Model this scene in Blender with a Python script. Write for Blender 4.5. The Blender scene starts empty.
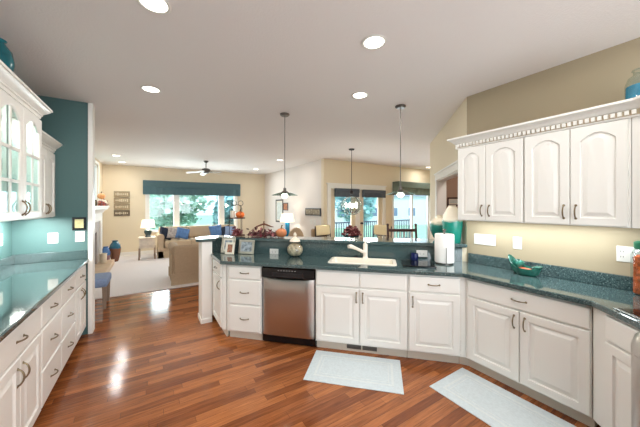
import bpy, math, random
from mathutils import Vector, Matrix
R = math.radians
PI = math.pi
S2 = math.sqrt(2)
random.seed(7)
sc = bpy.context.scene
col = sc.collection

# ------------------------------------------------------------------ camera
FPX, YAW, HORIZON, EYE = 270.0, math.atan(170 / 270), 206.0, 1.55
cd = bpy.data.cameras.new('camera')
cam = bpy.data.objects.new('camera', cd)
col.objects.link(cam)
cd.sensor_fit = 'HORIZONTAL'
cd.sensor_width = 36.0
cd.lens = FPX / 640 * 36
cd.shift_y = -(213.5 - HORIZON) / 640
cd.clip_start = 0.02
cd.clip_end = 300
cam.location = (0, 0, EYE)
cam.rotation_euler = (R(90), 0, -YAW)
sc.camera = cam

# ------------------------------------------------------------------ world, sun, large lights, exposure
sc.view_settings.view_transform = 'Standard'
sc.view_settings.look = 'None'
sc.view_settings.gamma = 1
sc.view_settings.use_curve_mapping = False
sc.view_settings.exposure = 0.0
sc.cycles.use_denoising = True
sc.cycles.max_bounces = 10
sc.cycles.diffuse_bounces = 5
sc.cycles.glossy_bounces = 4
sc.cycles.transmission_bounces = 8
sc.cycles.transparent_max_bounces = 16
sc.cycles.sample_clamp_indirect = 6
sc.cycles.caustics_reflective = False
sc.cycles.caustics_refractive = False
w = bpy.data.worlds.new('sky')
sc.world = w
w.use_nodes = True
nt = w.node_tree
nt.nodes.clear()
wo = nt.nodes.new('ShaderNodeOutputWorld')
bg = nt.nodes.new('ShaderNodeBackground')
bg.inputs[1].default_value = 2.1
tc = nt.nodes.new('ShaderNodeTexCoord')
sep = nt.nodes.new('ShaderNodeSeparateXYZ')
rmp = nt.nodes.new('ShaderNodeValToRGB')
rmp.color_ramp.elements[0].position = 0.0
rmp.color_ramp.elements[0].color = (0.78, 0.91, 1.0, 1)
rmp.color_ramp.elements[1].position = 0.6
rmp.color_ramp.elements[1].color = (0.55, 0.75, 1.0, 1)
nt.links.new(tc.outputs['Generated'], sep.inputs[0])
nt.links.new(sep.outputs[2], rmp.inputs[0])
nt.links.new(rmp.outputs[0], bg.inputs[0])
nt.links.new(bg.outputs[0], wo.inputs[0])

def lamp(name, kind, loc, power, color=(1, 1, 1), size=0.2, size_y=None, rot=(0, 0, 0), spot=None, shape=None):
    l = bpy.data.lights.new(name, kind)
    l.energy = power
    l.color = color
    if kind == 'AREA':
        l.shape = shape or ('RECTANGLE' if size_y else 'DISK')
        l.size = size
        if size_y:
            l.size_y = size_y
    elif kind == 'SUN':
        l.angle = R(3)
    else:
        l.shadow_soft_size = size
        if kind == 'SPOT':
            l.spot_size = spot or R(120)
            l.spot_blend = 0.8
    o = bpy.data.objects.new(name, l)
    col.objects.link(o)
    o.location = loc
    o.rotation_euler = rot
    return o

lamp('sun', 'SUN', (0, -5, 12), 2.4, (1, 0.96, 0.88), rot=(R(38), 0, R(-8)))
# added fill behind the camera, tilted up; daylight at the far rooms' windows
lamp('fill_behind_camera', 'AREA', (0.9, -2.28, 1.5), 120, (0.95, 0.98, 1.0), 3.4, 1.9, rot=(R(128), 0, 0))
lamp('daylight_living_window', 'AREA', (1.35, 10.42, 1.35), 115, (0.9, 0.96, 1.0), 2.6, 1.2, rot=(R(-100), 0, 0))
lamp('daylight_nook_window', 'AREA', (6.3, 6.1, 1.1), 95, (0.92, 0.96, 1.0), 3.8, 1.6, rot=(R(-104), 0, 0))
CAN_W = 9.0
CAN_C = (1.0, 0.965, 0.915)
UNDER_W = 9.0

# ------------------------------------------------------------------ materials
def lin(c):
    return tuple(((x / 255) / 12.92 if x / 255 <= 0.04045 else ((x / 255 + 0.055) / 1.055) ** 2.4) for x in c) + (1,)

def new_mat(name):
    m = bpy.data.materials.new(name)
    m.use_nodes = True
    n = m.node_tree
    return m, n, n.nodes['Principled BSDF']

def mat(name, c, rough=0.5, metal=0.0, spec=0.5, noise=0.0, nscale=8.0, bump=0.0, bscale=60.0, coat=0.0, emit=None, es=0.0, stretch=None):
    m, n, b = new_mat(name)
    b.inputs['Base Color'].default_value = lin(c)
    b.inputs['Roughness'].default_value = rough
    b.inputs['Metallic'].default_value = metal
    b.inputs['Specular IOR Level'].default_value = spec
    b.inputs['Coat Weight'].default_value = coat
    t = n.nodes.new('ShaderNodeTexCoord')
    src = t.outputs['Object']
    if stretch:
        mp = n.nodes.new('ShaderNodeMapping')
        mp.inputs['Scale'].default_value = stretch
        n.links.new(src, mp.inputs[0])
        src = mp.outputs[0]
    if noise:
        tx = n.nodes.new('ShaderNodeTexNoise')
        tx.inputs['Scale'].default_value = nscale
        tx.inputs['Detail'].default_value = 4
        n.links.new(src, tx.inputs['Vector'])
        r = n.nodes.new('ShaderNodeValToRGB')
        L = lin(c)
        r.color_ramp.elements[0].color = tuple(max(0, x * (1 - noise)) for x in L[:3]) + (1,)
        r.color_ramp.elements[1].color = tuple(min(1, x * (1 + noise)) for x in L[:3]) + (1,)
        r.color_ramp.elements[0].position = 0.3
        r.color_ramp.elements[1].position = 0.7
        n.links.new(tx.outputs[0], r.inputs[0])
        n.links.new(r.outputs[0], b.inputs['Base Color'])
    if bump:
        tb = n.nodes.new('ShaderNodeTexNoise')
        tb.inputs['Scale'].default_value = bscale
        tb.inputs['Detail'].default_value = 3
        n.links.new(src, tb.inputs['Vector'])
        bp = n.nodes.new('ShaderNodeBump')
        bp.inputs['Strength'].default_value = bump
        bp.inputs['Distance'].default_value = 0.01
        n.links.new(tb.outputs[0], bp.inputs['Height'])
        n.links.new(bp.outputs[0], b.inputs['Normal'])
    if emit:
        b.inputs['Emission Color'].default_value = lin(emit)
        b.inputs['Emission Strength'].default_value = es
    return m

def speckle(name, base, dark, light, rough):
    m, n, b = new_mat(name)
    t = n.nodes.new('ShaderNodeTexCoord')
    v = n.nodes.new('ShaderNodeTexNoise')
    v.inputs['Scale'].default_value = 130
    v.inputs['Detail'].default_value = 2
    n.links.new(t.outputs['Object'], v.inputs['Vector'])
    r = n.nodes.new('ShaderNodeValToRGB')
    e = r.color_ramp.elements
    e[0].position = 0.36
    e[0].color = lin(dark)
    e[1].position = 0.72
    e[1].color = lin(light)
    k = e.new(0.48)
    k.color = lin(base)
    k2 = e.new(0.62)
    k2.color = lin(base)
    n.links.new(v.outputs[0], r.inputs[0])
    n.links.new(r.outputs[0], b.inputs['Base Color'])
    b.inputs['Roughness'].default_value = rough
    b.inputs['Coat Weight'].default_value = 0.6
    b.inputs['Coat Roughness'].default_value = 0.04
    return m

def wood_floor():
    m, n, b = new_mat('hardwood_floor')
    t = n.nodes.new('ShaderNodeTexCoord')
    br = n.nodes.new('ShaderNodeTexBrick')
    br.offset = 0.0
    br.inputs['Color1'].default_value = lin((180, 114, 68))
    br.inputs['Color2'].default_value = lin((122, 68, 38))
    br.inputs['Mortar'].default_value = lin((70, 36, 22))
    br.inputs['Scale'].default_value = 1.0
    br.inputs['Mortar Size'].default_value = 0.0012
    br.inputs['Mortar Smooth'].default_value = 0.3
    br.inputs['Brick Width'].default_value = 0.7
    br.inputs['Row Height'].default_value = 0.066
    # every row of planks starts at its own random offset
    sp = n.nodes.new('ShaderNodeSeparateXYZ')
    n.links.new(t.outputs['Object'], sp.inputs[0])
    dv = n.nodes.new('ShaderNodeMath')
    dv.operation = 'DIVIDE'
    dv.inputs[1].default_value = 0.066
    n.links.new(sp.outputs[1], dv.inputs[0])
    fl = n.nodes.new('ShaderNodeMath')
    fl.operation = 'FLOOR'
    n.links.new(dv.outputs[0], fl.inputs[0])
    wn = n.nodes.new('ShaderNodeTexWhiteNoise')
    wn.noise_dimensions = '1D'
    n.links.new(fl.outputs[0], wn.inputs['W'])
    ma = n.nodes.new('ShaderNodeMath')
    ma.operation = 'MULTIPLY_ADD'
    ma.inputs[1].default_value = 5.0
    n.links.new(wn.outputs[0], ma.inputs[0])
    n.links.new(sp.outputs[0], ma.inputs[2])
    cb = n.nodes.new('ShaderNodeCombineXYZ')
    n.links.new(ma.outputs[0], cb.inputs[0])
    n.links.new(sp.outputs[1], cb.inputs[1])
    n.links.new(cb.outputs[0], br.inputs['Vector'])
    mp = n.nodes.new('ShaderNodeMapping')
    mp.inputs['Scale'].default_value = (2.2, 34, 1)
    n.links.new(cb.outputs[0], mp.inputs[0])
    g = n.nodes.new('ShaderNodeTexNoise')
    g.inputs['Scale'].default_value = 1.6
    g.inputs['Detail'].default_value = 6
    g.inputs['Roughness'].default_value = 0.65
    n.links.new(mp.outputs[0], g.inputs['Vector'])
    rr = n.nodes.new('ShaderNodeValToRGB')
    rr.color_ramp.elements[0].position = 0.3
    rr.color_ramp.elements[0].color = (0.52, 0.46, 0.42, 1)
    rr.color_ramp.elements[1].position = 0.72
    rr.color_ramp.elements[1].color = (1.3, 1.27, 1.2, 1)
    n.links.new(g.outputs[0], rr.inputs[0])
    mx = n.nodes.new('ShaderNodeMix')
    mx.data_type = 'RGBA'
    mx.blend_type = 'MULTIPLY'
    mx.inputs[0].default_value = 1.0
    n.links.new(br.outputs['Color'], mx.inputs[6])
    n.links.new(rr.outputs[0], mx.inputs[7])
    n.links.new(mx.outputs[2], b.inputs['Base Color'])
    b.inputs['Roughness'].default_value = 0.13
    b.inputs['Specular IOR Level'].default_value = 0.45
    bp = n.nodes.new('ShaderNodeBump')
    bp.inputs['Strength'].default_value = 0.08
    bp.inputs['Distance'].default_value = 0.004
    n.links.new(g.outputs[0], bp.inputs['Height'])
    n.links.new(bp.outputs[0], b.inputs['Normal'])
    return m

def glass(name, tint=(255, 255, 255), gloss=0.08, alpha_tint=None):
    m = bpy.data.materials.new(name)
    m.use_nodes = True
    n = m.node_tree
    n.nodes.clear()
    o = n.nodes.new('ShaderNodeOutputMaterial')
    mx = n.nodes.new('ShaderNodeMixShader')
    tr = n.nodes.new('ShaderNodeBsdfTransparent')
    tr.inputs[0].default_value = lin(tint)
    gl = n.nodes.new('ShaderNodeBsdfGlossy')
    gl.inputs['Roughness'].default_value = 0.02
    mx.inputs[0].default_value = gloss
    n.links.new(tr.outputs[0], mx.inputs[1])
    n.links.new(gl.outputs[0], mx.inputs[2])
    n.links.new(mx.outputs[0], o.inputs[0])
    return m

def ceramic2(name, top, low, z, band=None, rough=0.25):
    """glaze that changes colour at a height on the pot"""
    m, n, b = new_mat(name)
    t = n.nodes.new('ShaderNodeTexCoord')
    s = n.nodes.new('ShaderNodeSeparateXYZ')
    n.links.new(t.outputs['Object'], s.inputs[0])
    nz = n.nodes.new('ShaderNodeTexNoise')
    nz.inputs['Scale'].default_value = 14
    n.links.new(t.outputs['Object'], nz.inputs['Vector'])
    ad = n.nodes.new('ShaderNodeMath')
    ad.operation = 'MULTIPLY_ADD'
    ad.inputs[1].default_value = 0.05
    n.links.new(nz.outputs[0], ad.inputs[0])
    n.links.new(s.outputs[2], ad.inputs[2])
    r = n.nodes.new('ShaderNodeMapRange')
    r.inputs[1].default_value = z - 0.01 + 0.025
    r.inputs[2].default_value = z + 0.02 + 0.025
    n.links.new(ad.outputs[0], r.inputs[0])
    mx = n.nodes.new('ShaderNodeMix')
    mx.data_type = 'RGBA'
    mx.inputs[6].default_value = lin(low)
    mx.inputs[7].default_value = lin(top)
    n.links.new(r.outputs[0], mx.inputs[0])
    n.links.new(mx.outputs[2], b.inputs['Base Color'])
    b.inputs['Roughness'].default_value = rough
    return m

M = {
    'cab': mat('white_cabinet_paint', (233, 231, 226), 0.35, bump=0.02, bscale=40),
    'trim': mat('white_trim_paint', (238, 235, 230), 0.4),
    'glaze': mat('tan_antique_glaze', (184, 168, 142), 0.5),
    'toe': mat('toe_kick_paint', (214, 206, 192), 0.5),
    'toe_shade': mat('shaded_toe_kick', (96, 58, 42), 0.5, noise=0.2),  # dark brown stands in for the shade under the left cabinets
    'bronze': mat('antique_bronze', (128, 112, 88), 0.35, 0.85),
    'pewter': mat('pewter', (112, 108, 104), 0.35, 0.8),
    'stone': speckle('green_speckled_counter', (70, 90, 91), (36, 50, 54), (156, 174, 170), 0.08),
    'stone_edge': speckle('dark_counter_edge', (52, 74, 80), (30, 46, 54), (96, 120, 124), 0.2),
    'floor': wood_floor(),
    'carpet': mat('pale_carpet', (232, 226, 226), 0.95, noise=0.05, nscale=90, bump=0.4, bscale=220),
    'cream': mat('cream_wall_paint', (228, 214, 188), 0.7, bump=0.04, bscale=90),
    'tan': mat('tan_wall_paint', (168, 153, 127), 0.7, bump=0.04, bscale=90),
    'cream_washed': mat('light_washed_cream_paint', (226, 218, 212), 0.7, bump=0.04, bscale=90),  # cream wall paint whitened to stand in for the downlight's wash
    'taupe': mat('taupe_hall_paint', (176, 148, 128), 0.7, bump=0.04, bscale=90),
    'teal': mat('teal_wall_paint', (74, 106, 106), 0.6, bump=0.04, bscale=90),
    'ceiling': mat('ceiling_paint', (232, 227, 225), 0.8, bump=0.25, bscale=70),
    'steel': mat('brushed_steel', (196, 188, 182), 0.3, 1.0, bump=0.05, bscale=30, stretch=(60, 60, 1)),
    'black': mat('black_plastic', (14, 14, 17), 0.25),
    'blackglass': mat('black_glass', (16, 18, 20), 0.06),
    'charcoal': mat('charcoal_metal', (46, 44, 46), 0.4, 0.4),
    'white': mat('white_plastic', (222, 220, 214), 0.35),
    'sink': mat('bisque_sink', (243, 236, 222), 0.2),
    'lens': mat('lit_lens', (255, 250, 240), 0.4, emit=(255, 248, 236), es=6.0),
    'bulb': mat('lit_bulb', (255, 250, 240), 0.4, emit=(255, 244, 224), es=9.0),
    'shade': mat('lit_lamp_shade', (250, 244, 232), 0.8, emit=(255, 240, 216), es=0.75),
    'pane': glass('window_glass', (246, 252, 252), 0.05),
    'cabglass': glass('cabinet_glass', (235, 245, 245), 0.10),
    'clear': glass('clear_glass', (236, 244, 244), 0.07),
    'valance': mat('slate_teal_fabric', (70, 98, 106), 0.85, noise=0.08, nscale=30, bump=0.15, bscale=160),
    'valance_dark': mat('charcoal_fabric', (80, 88, 98), 0.85, noise=0.08, nscale=30),
    'valance_green': mat('grey_green_fabric', (108, 122, 112), 0.85, noise=0.08, nscale=30),
    'sofa': mat('beige_upholstery', (198, 176, 148), 0.9, noise=0.05, nscale=40, bump=0.2, bscale=180),
    'sofa2': mat('tan_upholstery', (182, 160, 134), 0.9, noise=0.05, nscale=40, bump=0.2, bscale=180),
    'ivory': mat('ivory_upholstery', (232, 214, 176), 0.85, noise=0.05, nscale=40),
    'navy': mat('navy_fabric', (36, 46, 66), 0.9, noise=0.4, nscale=22),
    'blue': mat('blue_fabric', (92, 130, 182), 0.9, noise=0.25, nscale=14),
    'stripe': mat('grey_white_fabric', (178, 170, 166), 0.9, noise=0.35, nscale=26),
    'bluegrey': mat('blue_grey_fabric', (140, 160, 196), 0.9, noise=0.08, nscale=40, bump=0.15, bscale=160),
    'oak': mat('weathered_oak', (150, 128, 110), 0.6, noise=0.2, nscale=10, stretch=(8, 8, 1)),
    'palewood': mat('whitewashed_wood', (220, 206, 190), 0.6, noise=0.1, nscale=12),
    'darkwood': mat('dark_wood', (66, 36, 30), 0.4, noise=0.2, nscale=12),
    'plaque': mat('driftwood_plaque', (160, 144, 118), 0.8, noise=0.2, nscale=14, stretch=(1, 1, 6)),
    'plaque_dark': mat('dark_driftwood', (112, 100, 84), 0.8, noise=0.2, nscale=14),
    'letter': mat('pale_lettering', (214, 202, 178), 0.8),
    'rug': mat('pale_blue_rug', (204, 214, 218), 0.95, noise=0.06, nscale=60, bump=0.4, bscale=240),
    'rug_band': mat('ivory_rug_band', (214, 221, 222), 0.95, noise=0.05, nscale=60, bump=0.4, bscale=240),
    'pumpkin': mat('orange_pumpkin', (222, 108, 40), 0.5, noise=0.15, nscale=8),
    'pumpkin_dull': mat('dull_orange_pumpkin', (196, 122, 78), 0.55, noise=0.2, nscale=10),
    'pumpkin_white': mat('white_pumpkin', (238, 226, 206), 0.5),
    'pumpkin_pale': mat('peach_pumpkin', (232, 170, 110), 0.5),
    'stem': mat('dry_stem', (104, 84, 54), 0.8),
    'burgundy': mat('burgundy_leaf', (104, 36, 44), 0.6, noise=0.4, nscale=20),
    'rose': mat('dusty_rose_leaf', (170, 110, 112), 0.7, noise=0.3, nscale=20),
    'autumn': mat('orange_leaf', (206, 92, 48), 0.7, noise=0.4, nscale=20),
    'rust': mat('rusty_brown', (106, 62, 44), 0.5, 0.2),
    'silver': mat('silver_frame', (178, 172, 158), 0.3, 0.6),
    'teal_glaze': mat('teal_glaze', (22, 96, 106), 0.15, noise=0.35, nscale=9),
    'cobalt': mat('cobalt_glaze', (24, 34, 84), 0.12),
    'lampblue': mat('turquoise_ceramic', (24, 120, 170), 0.2, noise=0.15, nscale=6),
    'lampteal': mat('dark_teal_ceramic', (52, 78, 84), 0.25, noise=0.3, nscale=12),
    'paper': mat('paper_towel', (244, 242, 238), 0.9, bump=0.2, bscale=120),
    'faucet': mat('biscuit_faucet', (236, 228, 216), 0.2),
    'green_lid': mat('green_lid', (28, 92, 66), 0.4),
    'greendish': mat('mottled_green_glaze', (38, 96, 84), 0.18, noise=0.6, nscale=18),
    'orangefish': mat('coral_orange_glaze', (206, 110, 80), 0.25, noise=0.3, nscale=18),
    'peppers': mat('pickled_peppers', (190, 86, 36), 0.35, noise=0.8, nscale=26),
    'cyan': mat('cyan_filling', (36, 140, 176), 0.25, noise=0.2, nscale=10),
    'shell': mat('seashell_filling', (226, 178, 150), 0.5, noise=0.75, nscale=26),
    'firebox': mat('near_black', (22, 20, 20), 0.8),  # matte near-black of the flat firebox panel
    'marble': mat('grey_marble_surround', (188, 180, 178), 0.3, noise=0.15, nscale=5),
    'hearth': mat('tan_hearth_tile', (206, 180, 150), 0.4, noise=0.1, nscale=6),
    'photo': mat('sepia_photo', (150, 100, 76), 0.4, noise=0.7, nscale=34),
    'photo2': mat('grey_photo', (140, 150, 158), 0.4, noise=0.8, nscale=24),
    'mat_board': mat('mat_board', (226, 220, 206), 0.8),
    'pic': mat('pale_botanical_print', (206, 212, 208), 0.7, noise=0.2, nscale=8),
    'pic_warm': mat('warm_painting', (170, 100, 50), 0.6, noise=0.6, nscale=14),
    'sand': mat('sand_print', (196, 190, 140), 0.6, noise=0.2, nscale=18),
    'grass': mat('lawn', (168, 206, 172), 0.95, noise=0.2, nscale=3),
    'leaf_a': mat('tree_leaf', (186, 220, 206), 0.8, noise=0.35, nscale=0.8),
    'leaf_b': mat('blue_green_leaf', (168, 212, 216), 0.8, noise=0.35, nscale=0.8),
    'leaf_c': mat('pale_leaf', (200, 230, 212), 0.8, noise=0.3, nscale=0.8),
    'bark': mat('bark', (112, 98, 88), 0.9, noise=0.2, nscale=10),
    'siding': mat('pale_siding', (224, 228, 234), 0.7),
    'siding_b': mat('lavender_siding', (186, 196, 224), 0.7),
    'roof': mat('grey_shingles', (150, 154, 164), 0.9, noise=0.15, nscale=12),
    'deck': mat('grey_deck', (186, 184, 188), 0.8, noise=0.1, nscale=6, stretch=(1, 14, 1)),
    'rail': mat('slate_railing', (70, 84, 108), 0.5),
    'housepane': mat('house_window', (110, 130, 160), 0.1),
    'rim': mat('steel_rim', (170, 172, 172), 0.25, 0.9),
}

# ------------------------------------------------------------------ mesh builder
class MB:
    def __init__(s):
        s.v = []
        s.f = []
        s.m = Matrix.Identity(4)

    def add(s, vs, fs):
        o = len(s.v)
        s.v += [tuple(s.m @ Vector(p)) for p in vs]
        s.f += [tuple(i + o for i in f) for f in fs]
        return s

    def box(s, x0, x1, y0, y1, z0, z1):
        return s.add([(x0, y0, z0), (x1, y0, z0), (x1, y1, z0), (x0, y1, z0), (x0, y0, z1), (x1, y0, z1), (x1, y1, z1), (x0, y1, z1)],
                     [(0, 3, 2, 1), (4, 5, 6, 7), (0, 1, 5, 4), (1, 2, 6, 5), (2, 3, 7, 6), (3, 0, 4, 7)])

    def loops(s, ls, cap0=True, cap1=True):
        n = len(ls[0])
        vs = [p for l in ls for p in l]
        fs = []
        for k in range(len(ls) - 1):
            for i in range(n):
                j = (i + 1) % n
                fs.append((k * n + i, k * n + j, (k + 1) * n + j, (k + 1) * n + i))
        if cap0:
            fs.append(tuple(reversed(range(n))))
        if cap1:
            fs.append(tuple((len(ls) - 1) * n + i for i in range(n)))
        return s.add(vs, fs)

    def prism(s, poly, z0, z1):
        return s.loops([[(x, y, z0) for x, y in poly], [(x, y, z1) for x, y in poly]])

    def bevprism(s, poly, z0, z1, b=0.006):
        """prism with eased top and bottom edges; the polygon is counter-clockwise"""
        def off(d):
            n = len(poly)
            out = []
            for i in range(n):
                p0, p, p1 = Vector(poly[i - 1]), Vector(poly[i]), Vector(poly[(i + 1) % n])
                a = (p - p0).normalized()
                c = (p1 - p).normalized()
                na, nc = Vector((-a.y, a.x)), Vector((-c.y, c.x))
                h = na + nc
                h = h / max(0.2, h.dot(na))
                out.append(p + h * d)
            return out
        i = off(b)
        return s.loops([[(x, y, z0) for x, y in i], [(x, y, z0 + b) for x, y in poly], [(x, y, z1 - b) for x, y in poly], [(x, y, z1) for x, y in i]])

    def bbox(s, x0, x1, y0, y1, z0, z1, b=0.006):
        return s.bevprism([(x0, y0), (x1, y0), (x1, y1), (x0, y1)], z0, z1, b)

    def lathe(s, prof, n=28, c=(0, 0, 0), cap=True):
        ls = [[(c[0] + r * math.cos(2 * PI * k / n), c[1] + r * math.sin(2 * PI * k / n), c[2] + z) for k in range(n)] for r, z in prof]
        return s.loops(ls, cap and prof[0][0] > 1e-4, False)

    def ell(s, c, rx, ry, rz, nu=20, nv=12, fn=None):
        ls = []
        for j in range(nv + 1):
            th = -PI / 2 + PI * j / nv
            l = []
            for i in range(nu):
                ph = 2 * PI * i / nu
                k = fn(ph, th) if fn else 1
                l.append((c[0] + rx * k * math.cos(th) * math.cos(ph), c[1] + ry * k * math.cos(th) * math.sin(ph), c[2] + rz * (k if fn else 1) * math.sin(th)))
            ls.append(l)
        return s.loops(ls, False, False)

    def tube(s, pts, r, n=8, closed=False):
        pts = [Vector(p) for p in pts]
        ls = []
        up = None
        for i, p in enumerate(pts):
            if closed:
                d = pts[(i + 1) % len(pts)] - pts[i - 1]
            else:
                d = pts[min(i + 1, len(pts) - 1)] - pts[max(i - 1, 0)]
            d.normalize()
            if up is None:
                up = Vector((0, 0, 1)) if abs(d.z) < 0.9 else Vector((1, 0, 0))
            a = d.cross(up).normalized()
            b = a.cross(d).normalized()
            up = b
            rr = r[i] if isinstance(r, (list, tuple)) else r
            ls.append([tuple(p + a * rr * math.cos(2 * PI * k / n) + b * rr * math.sin(2 * PI * k / n)) for k in range(n)])
        if closed:
            ls.append(ls[0])
            return s.loops(ls, False, False)
        return s.loops(ls)

    def sweep(s, prof, path, cap=True):
        """profile (outward, z) swept along an XY polyline; outward is to the path's right-hand side"""
        P = [Vector(p) for p in path]
        ls = []
        for i, p in enumerate(P):
            a = (p - P[i - 1]).normalized() if i else None
            c = (P[i + 1] - p).normalized() if i < len(P) - 1 else None
            if a is None:
                a = c
            if c is None:
                c = a
            na, nc = Vector((a.y, -a.x)), Vector((c.y, -c.x))
            h = na + nc
            h = h / h.dot(na)
            ls.append([(p.x + h.x * d, p.y + h.y * d, z) for d, z in prof])
        return s.loops(ls, cap, cap)

    def build(s, name, m, parent=None, loc=None, rot=None, angle=35, bevel=0):
        me = bpy.data.meshes.new(name)
        me.from_pydata(s.v, [], s.f)
        me.update()
        me.materials.append(m)
        me.polygons.foreach_set('use_smooth', [True] * len(me.polygons))
        me.set_sharp_from_angle(angle=R(angle))
        o = bpy.data.objects.new(name, me)
        col.objects.link(o)
        if parent:
            o.parent = parent
        if loc:
            o.location = loc
        if rot:
            o.rotation_euler = rot
        if bevel:
            b = o.modifiers.new('bevel', 'BEVEL')
            b.width = bevel
            b.segments = 2
            b.limit_method = 'ANGLE'
        return o

def tag(o, label, cat, group=None):
    o['label'] = label
    o['category'] = cat
    if group:
        o['group'] = group
    return o

def thing(name, label, cat, loc=(0, 0, 0), rz=0, group=None):
    o = bpy.data.objects.new(name, None)
    o.empty_display_size = 0.1
    col.objects.link(o)
    o.location = loc
    o.rotation_euler = (0, 0, rz)
    return tag(o, label, cat, group)

def struct(o):
    o['kind'] = 'structure'
    return o

def wall(name, p0, p1, z0, z1, m, thick=0.12, holes=()):
    """wall from p0 to p1; the thickness lies to the left of the direction; holes are (a, b, z low, z high) along it"""
    p0, p1 = Vector(p0), Vector(p1)
    L = (p1 - p0).length
    us = sorted({0, L} | {h[0] for h in holes} | {h[1] for h in holes})
    mb = MB()
    for a, b in zip(us, us[1:]):
        zs = [(z0, z1)]
        for h in holes:
            if h[0] <= a + 1e-6 and h[1] >= b - 1e-6:
                zs = [q for (l, t) in zs for q in ((l, min(t, h[2])), (max(l, h[3]), t)) if q[1] - q[0] > 1e-4]
        for l, t in zs:
            mb.box(a, b, 0, thick, l, t)
    d = p1 - p0
    return struct(mb.build(name, m, None, (p0.x, p0.y, 0), (0, 0, math.atan2(d.y, d.x))))

def pen(s, t):
    """plan point of the 45 degree peninsula: s = x + y, t along it"""
    return ((s + S2 * t) / 2, (s - S2 * t) / 2)

# ------------------------------------------------------------------ setting: floors, ceiling, walls
CEIL = 2.80
RX = 3.07          # plain wall behind the wall cabinets
struct(MB().prism([(-1.5, -2.5), (8.9, -2.5), (8.9, 6.2), (4.1, 6.2), (4.1, 10.6), (-1.5, 10.6)], -0.1, 0.0).build('floor', M['floor']))
struct(MB().prism([(-1.2, 5.77), (3.88, 5.77), (3.88, 10.3), (-1.2, 10.3)], 0.0, 0.014).build('floor_carpet', M['carpet']))
struct(MB().prism([(-1.5, -4.0), (8.9, -4.0), (8.9, 6.15), (4.05, 6.15), (4.05, 10.5), (-1.5, 10.5)], CEIL, CEIL + 0.15).build('ceiling', M['ceiling']))  # carried past the back wall as an added overhang against the sun
wall('wall_left', (-1.27, 4.27), (-1.27, -2.2), 0, CEIL, M['teal'], thick=-0.12)
wall('wall_stub', (-1.27, 4.27), (-0.635, 4.27), 0, CEIL, M['teal'])
struct(MB().box(-0.635, -0.59, 4.252, 4.41, 0, CEIL).build('trim_1', M['trim'], bevel=0.003))
wall('wall_right', (RX, -2.2), (RX, 1.72), 0, CEIL, M['tan'], thick=-0.10)
wall('wall_back', (-1.27, -2.2), (RX, -2.2), 0, CEIL, M['cream'], thick=-0.12, holes=[(0.4, 3.9, 0.5, 2.5)])  # opening added for the fill lamp
struct(MB().box(-0.87, 2.63, -2.3, -2.16, 0.46, 0.5).box(-0.87, 2.63, -2.22, -2.16, 2.5, 2.58).box(-0.95, -0.87, -2.22, -2.16, 0.46, 2.58).box(2.63, 2.71, -2.22, -2.16, 0.46, 2.58)
       .box(0.85, 0.91, -2.27, -2.2, 0.5, 2.5).build('added_window', M['trim']))  # unseen window frame added round the fill lamp's opening
# diagonal wall with a cased opening
DL = 1.70 * S2
OA, OB = 0.20 * S2, 1.17 * S2
wall('wall_diagonal', (RX, 1.72), (RX + 1.7, 3.42), 0, CEIL, M['cream'], thick=-0.14, holes=[(OA, OB, 0, 2.0)])  # lighter paint stands in for light from the nook windows
dg = Matrix.Translation((RX, 1.72, 0)) @ Matrix.Rotation(R(45), 4, 'Z')
mb = MB()
mb.m = dg
mb.box(OA - 0.095, OA, 0.0, 0.02, 0, 2.09).box(OB, OB + 0.095, 0.0, 0.02, 0, 2.09).box(OA - 0.11, OB + 0.11, 0.0, 0.025, 2.0, 2.095)
mb.box(OA - 0.12, OB + 0.12, 0, 0.04, 2.095, 2.12)
mb.box(OA, OA + 0.015, -0.14, 0.0, 0, 2.0).box(OB - 0.015, OB, -0.14, 0.0, 0, 2.0).box(OA, OB, -0.14, 0, 1.985, 2.0)
struct(mb.build('trim_2', M['trim'], bevel=0.003))
H0 = lambda t, o: (RX + t + o, 1.72 + t - o)
wall('wall_hall', H0(-0.2, 0.85), H0(2.0, 0.85), 0, CEIL, M['taupe'], thick=-0.1)
wall('wall_hall_end', H0(0.08, 0.08), H0(0.08, 0.85), 0, CEIL, M['taupe'], thick=-0.08)
wall('wall_hall_side', H0(1.68, 0.85), H0(1.68, 0.08), 0, CEIL, M['taupe'], thick=-0.08)
wall('wall_nook_side', (4.77, 3.42), (8.6, 3.42), 0, CEIL, M['cream'], thick=-0.12)
wall('wall_nook_end', (8.6, 3.42), (8.6, 5.98), 0, CEIL, M['cream'], thick=-0.12)
NY = 5.98
wall('wall_nook', (3.88, NY), (8.72, NY), 0, CEIL, M['cream'], holes=[(0.22, 2.15, 0.0, 2.03), (2.62, 4.43, 0.1, 2.2)])
wall('wall_living_side', (3.88, NY + 0.12), (3.88, 10.3), 0, CEIL, M['cream_washed'], thick=-0.12)
FY = 10.3
wall('wall_far', (-1.32, FY), (4.0, FY), 0, CEIL, M['cream'], holes=[(1.26, 4.05, 0.72, 2.05)])
wall('wall_fireplace', (-1.2, 4.39), (-1.2, FY), 0, CEIL, M['cream'], thick=0.12, holes=[(4.05, 5.06, 1.68, 2.66)])
wall('wall_passage', (-1.27, 4.39), (-1.2, 4.39), 0, CEIL, M['cream'], thick=0.02)
struct(MB().box(-1.2, 3.88, FY - 0.016, FY, 0.014, 0.12).build('baseboard_far', M['trim']))
struct(MB().box(3.864, 3.88, NY, FY - 0.016, 0.014, 0.12).build('baseboard_side', M['trim']))
struct(MB().box(3.88, 4.0, NY - 0.016, NY, 0, 0.12).box(6.16, 8.6, NY - 0.016, NY, 0, 0.1).build('baseboard_nook', M['trim']))

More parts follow.
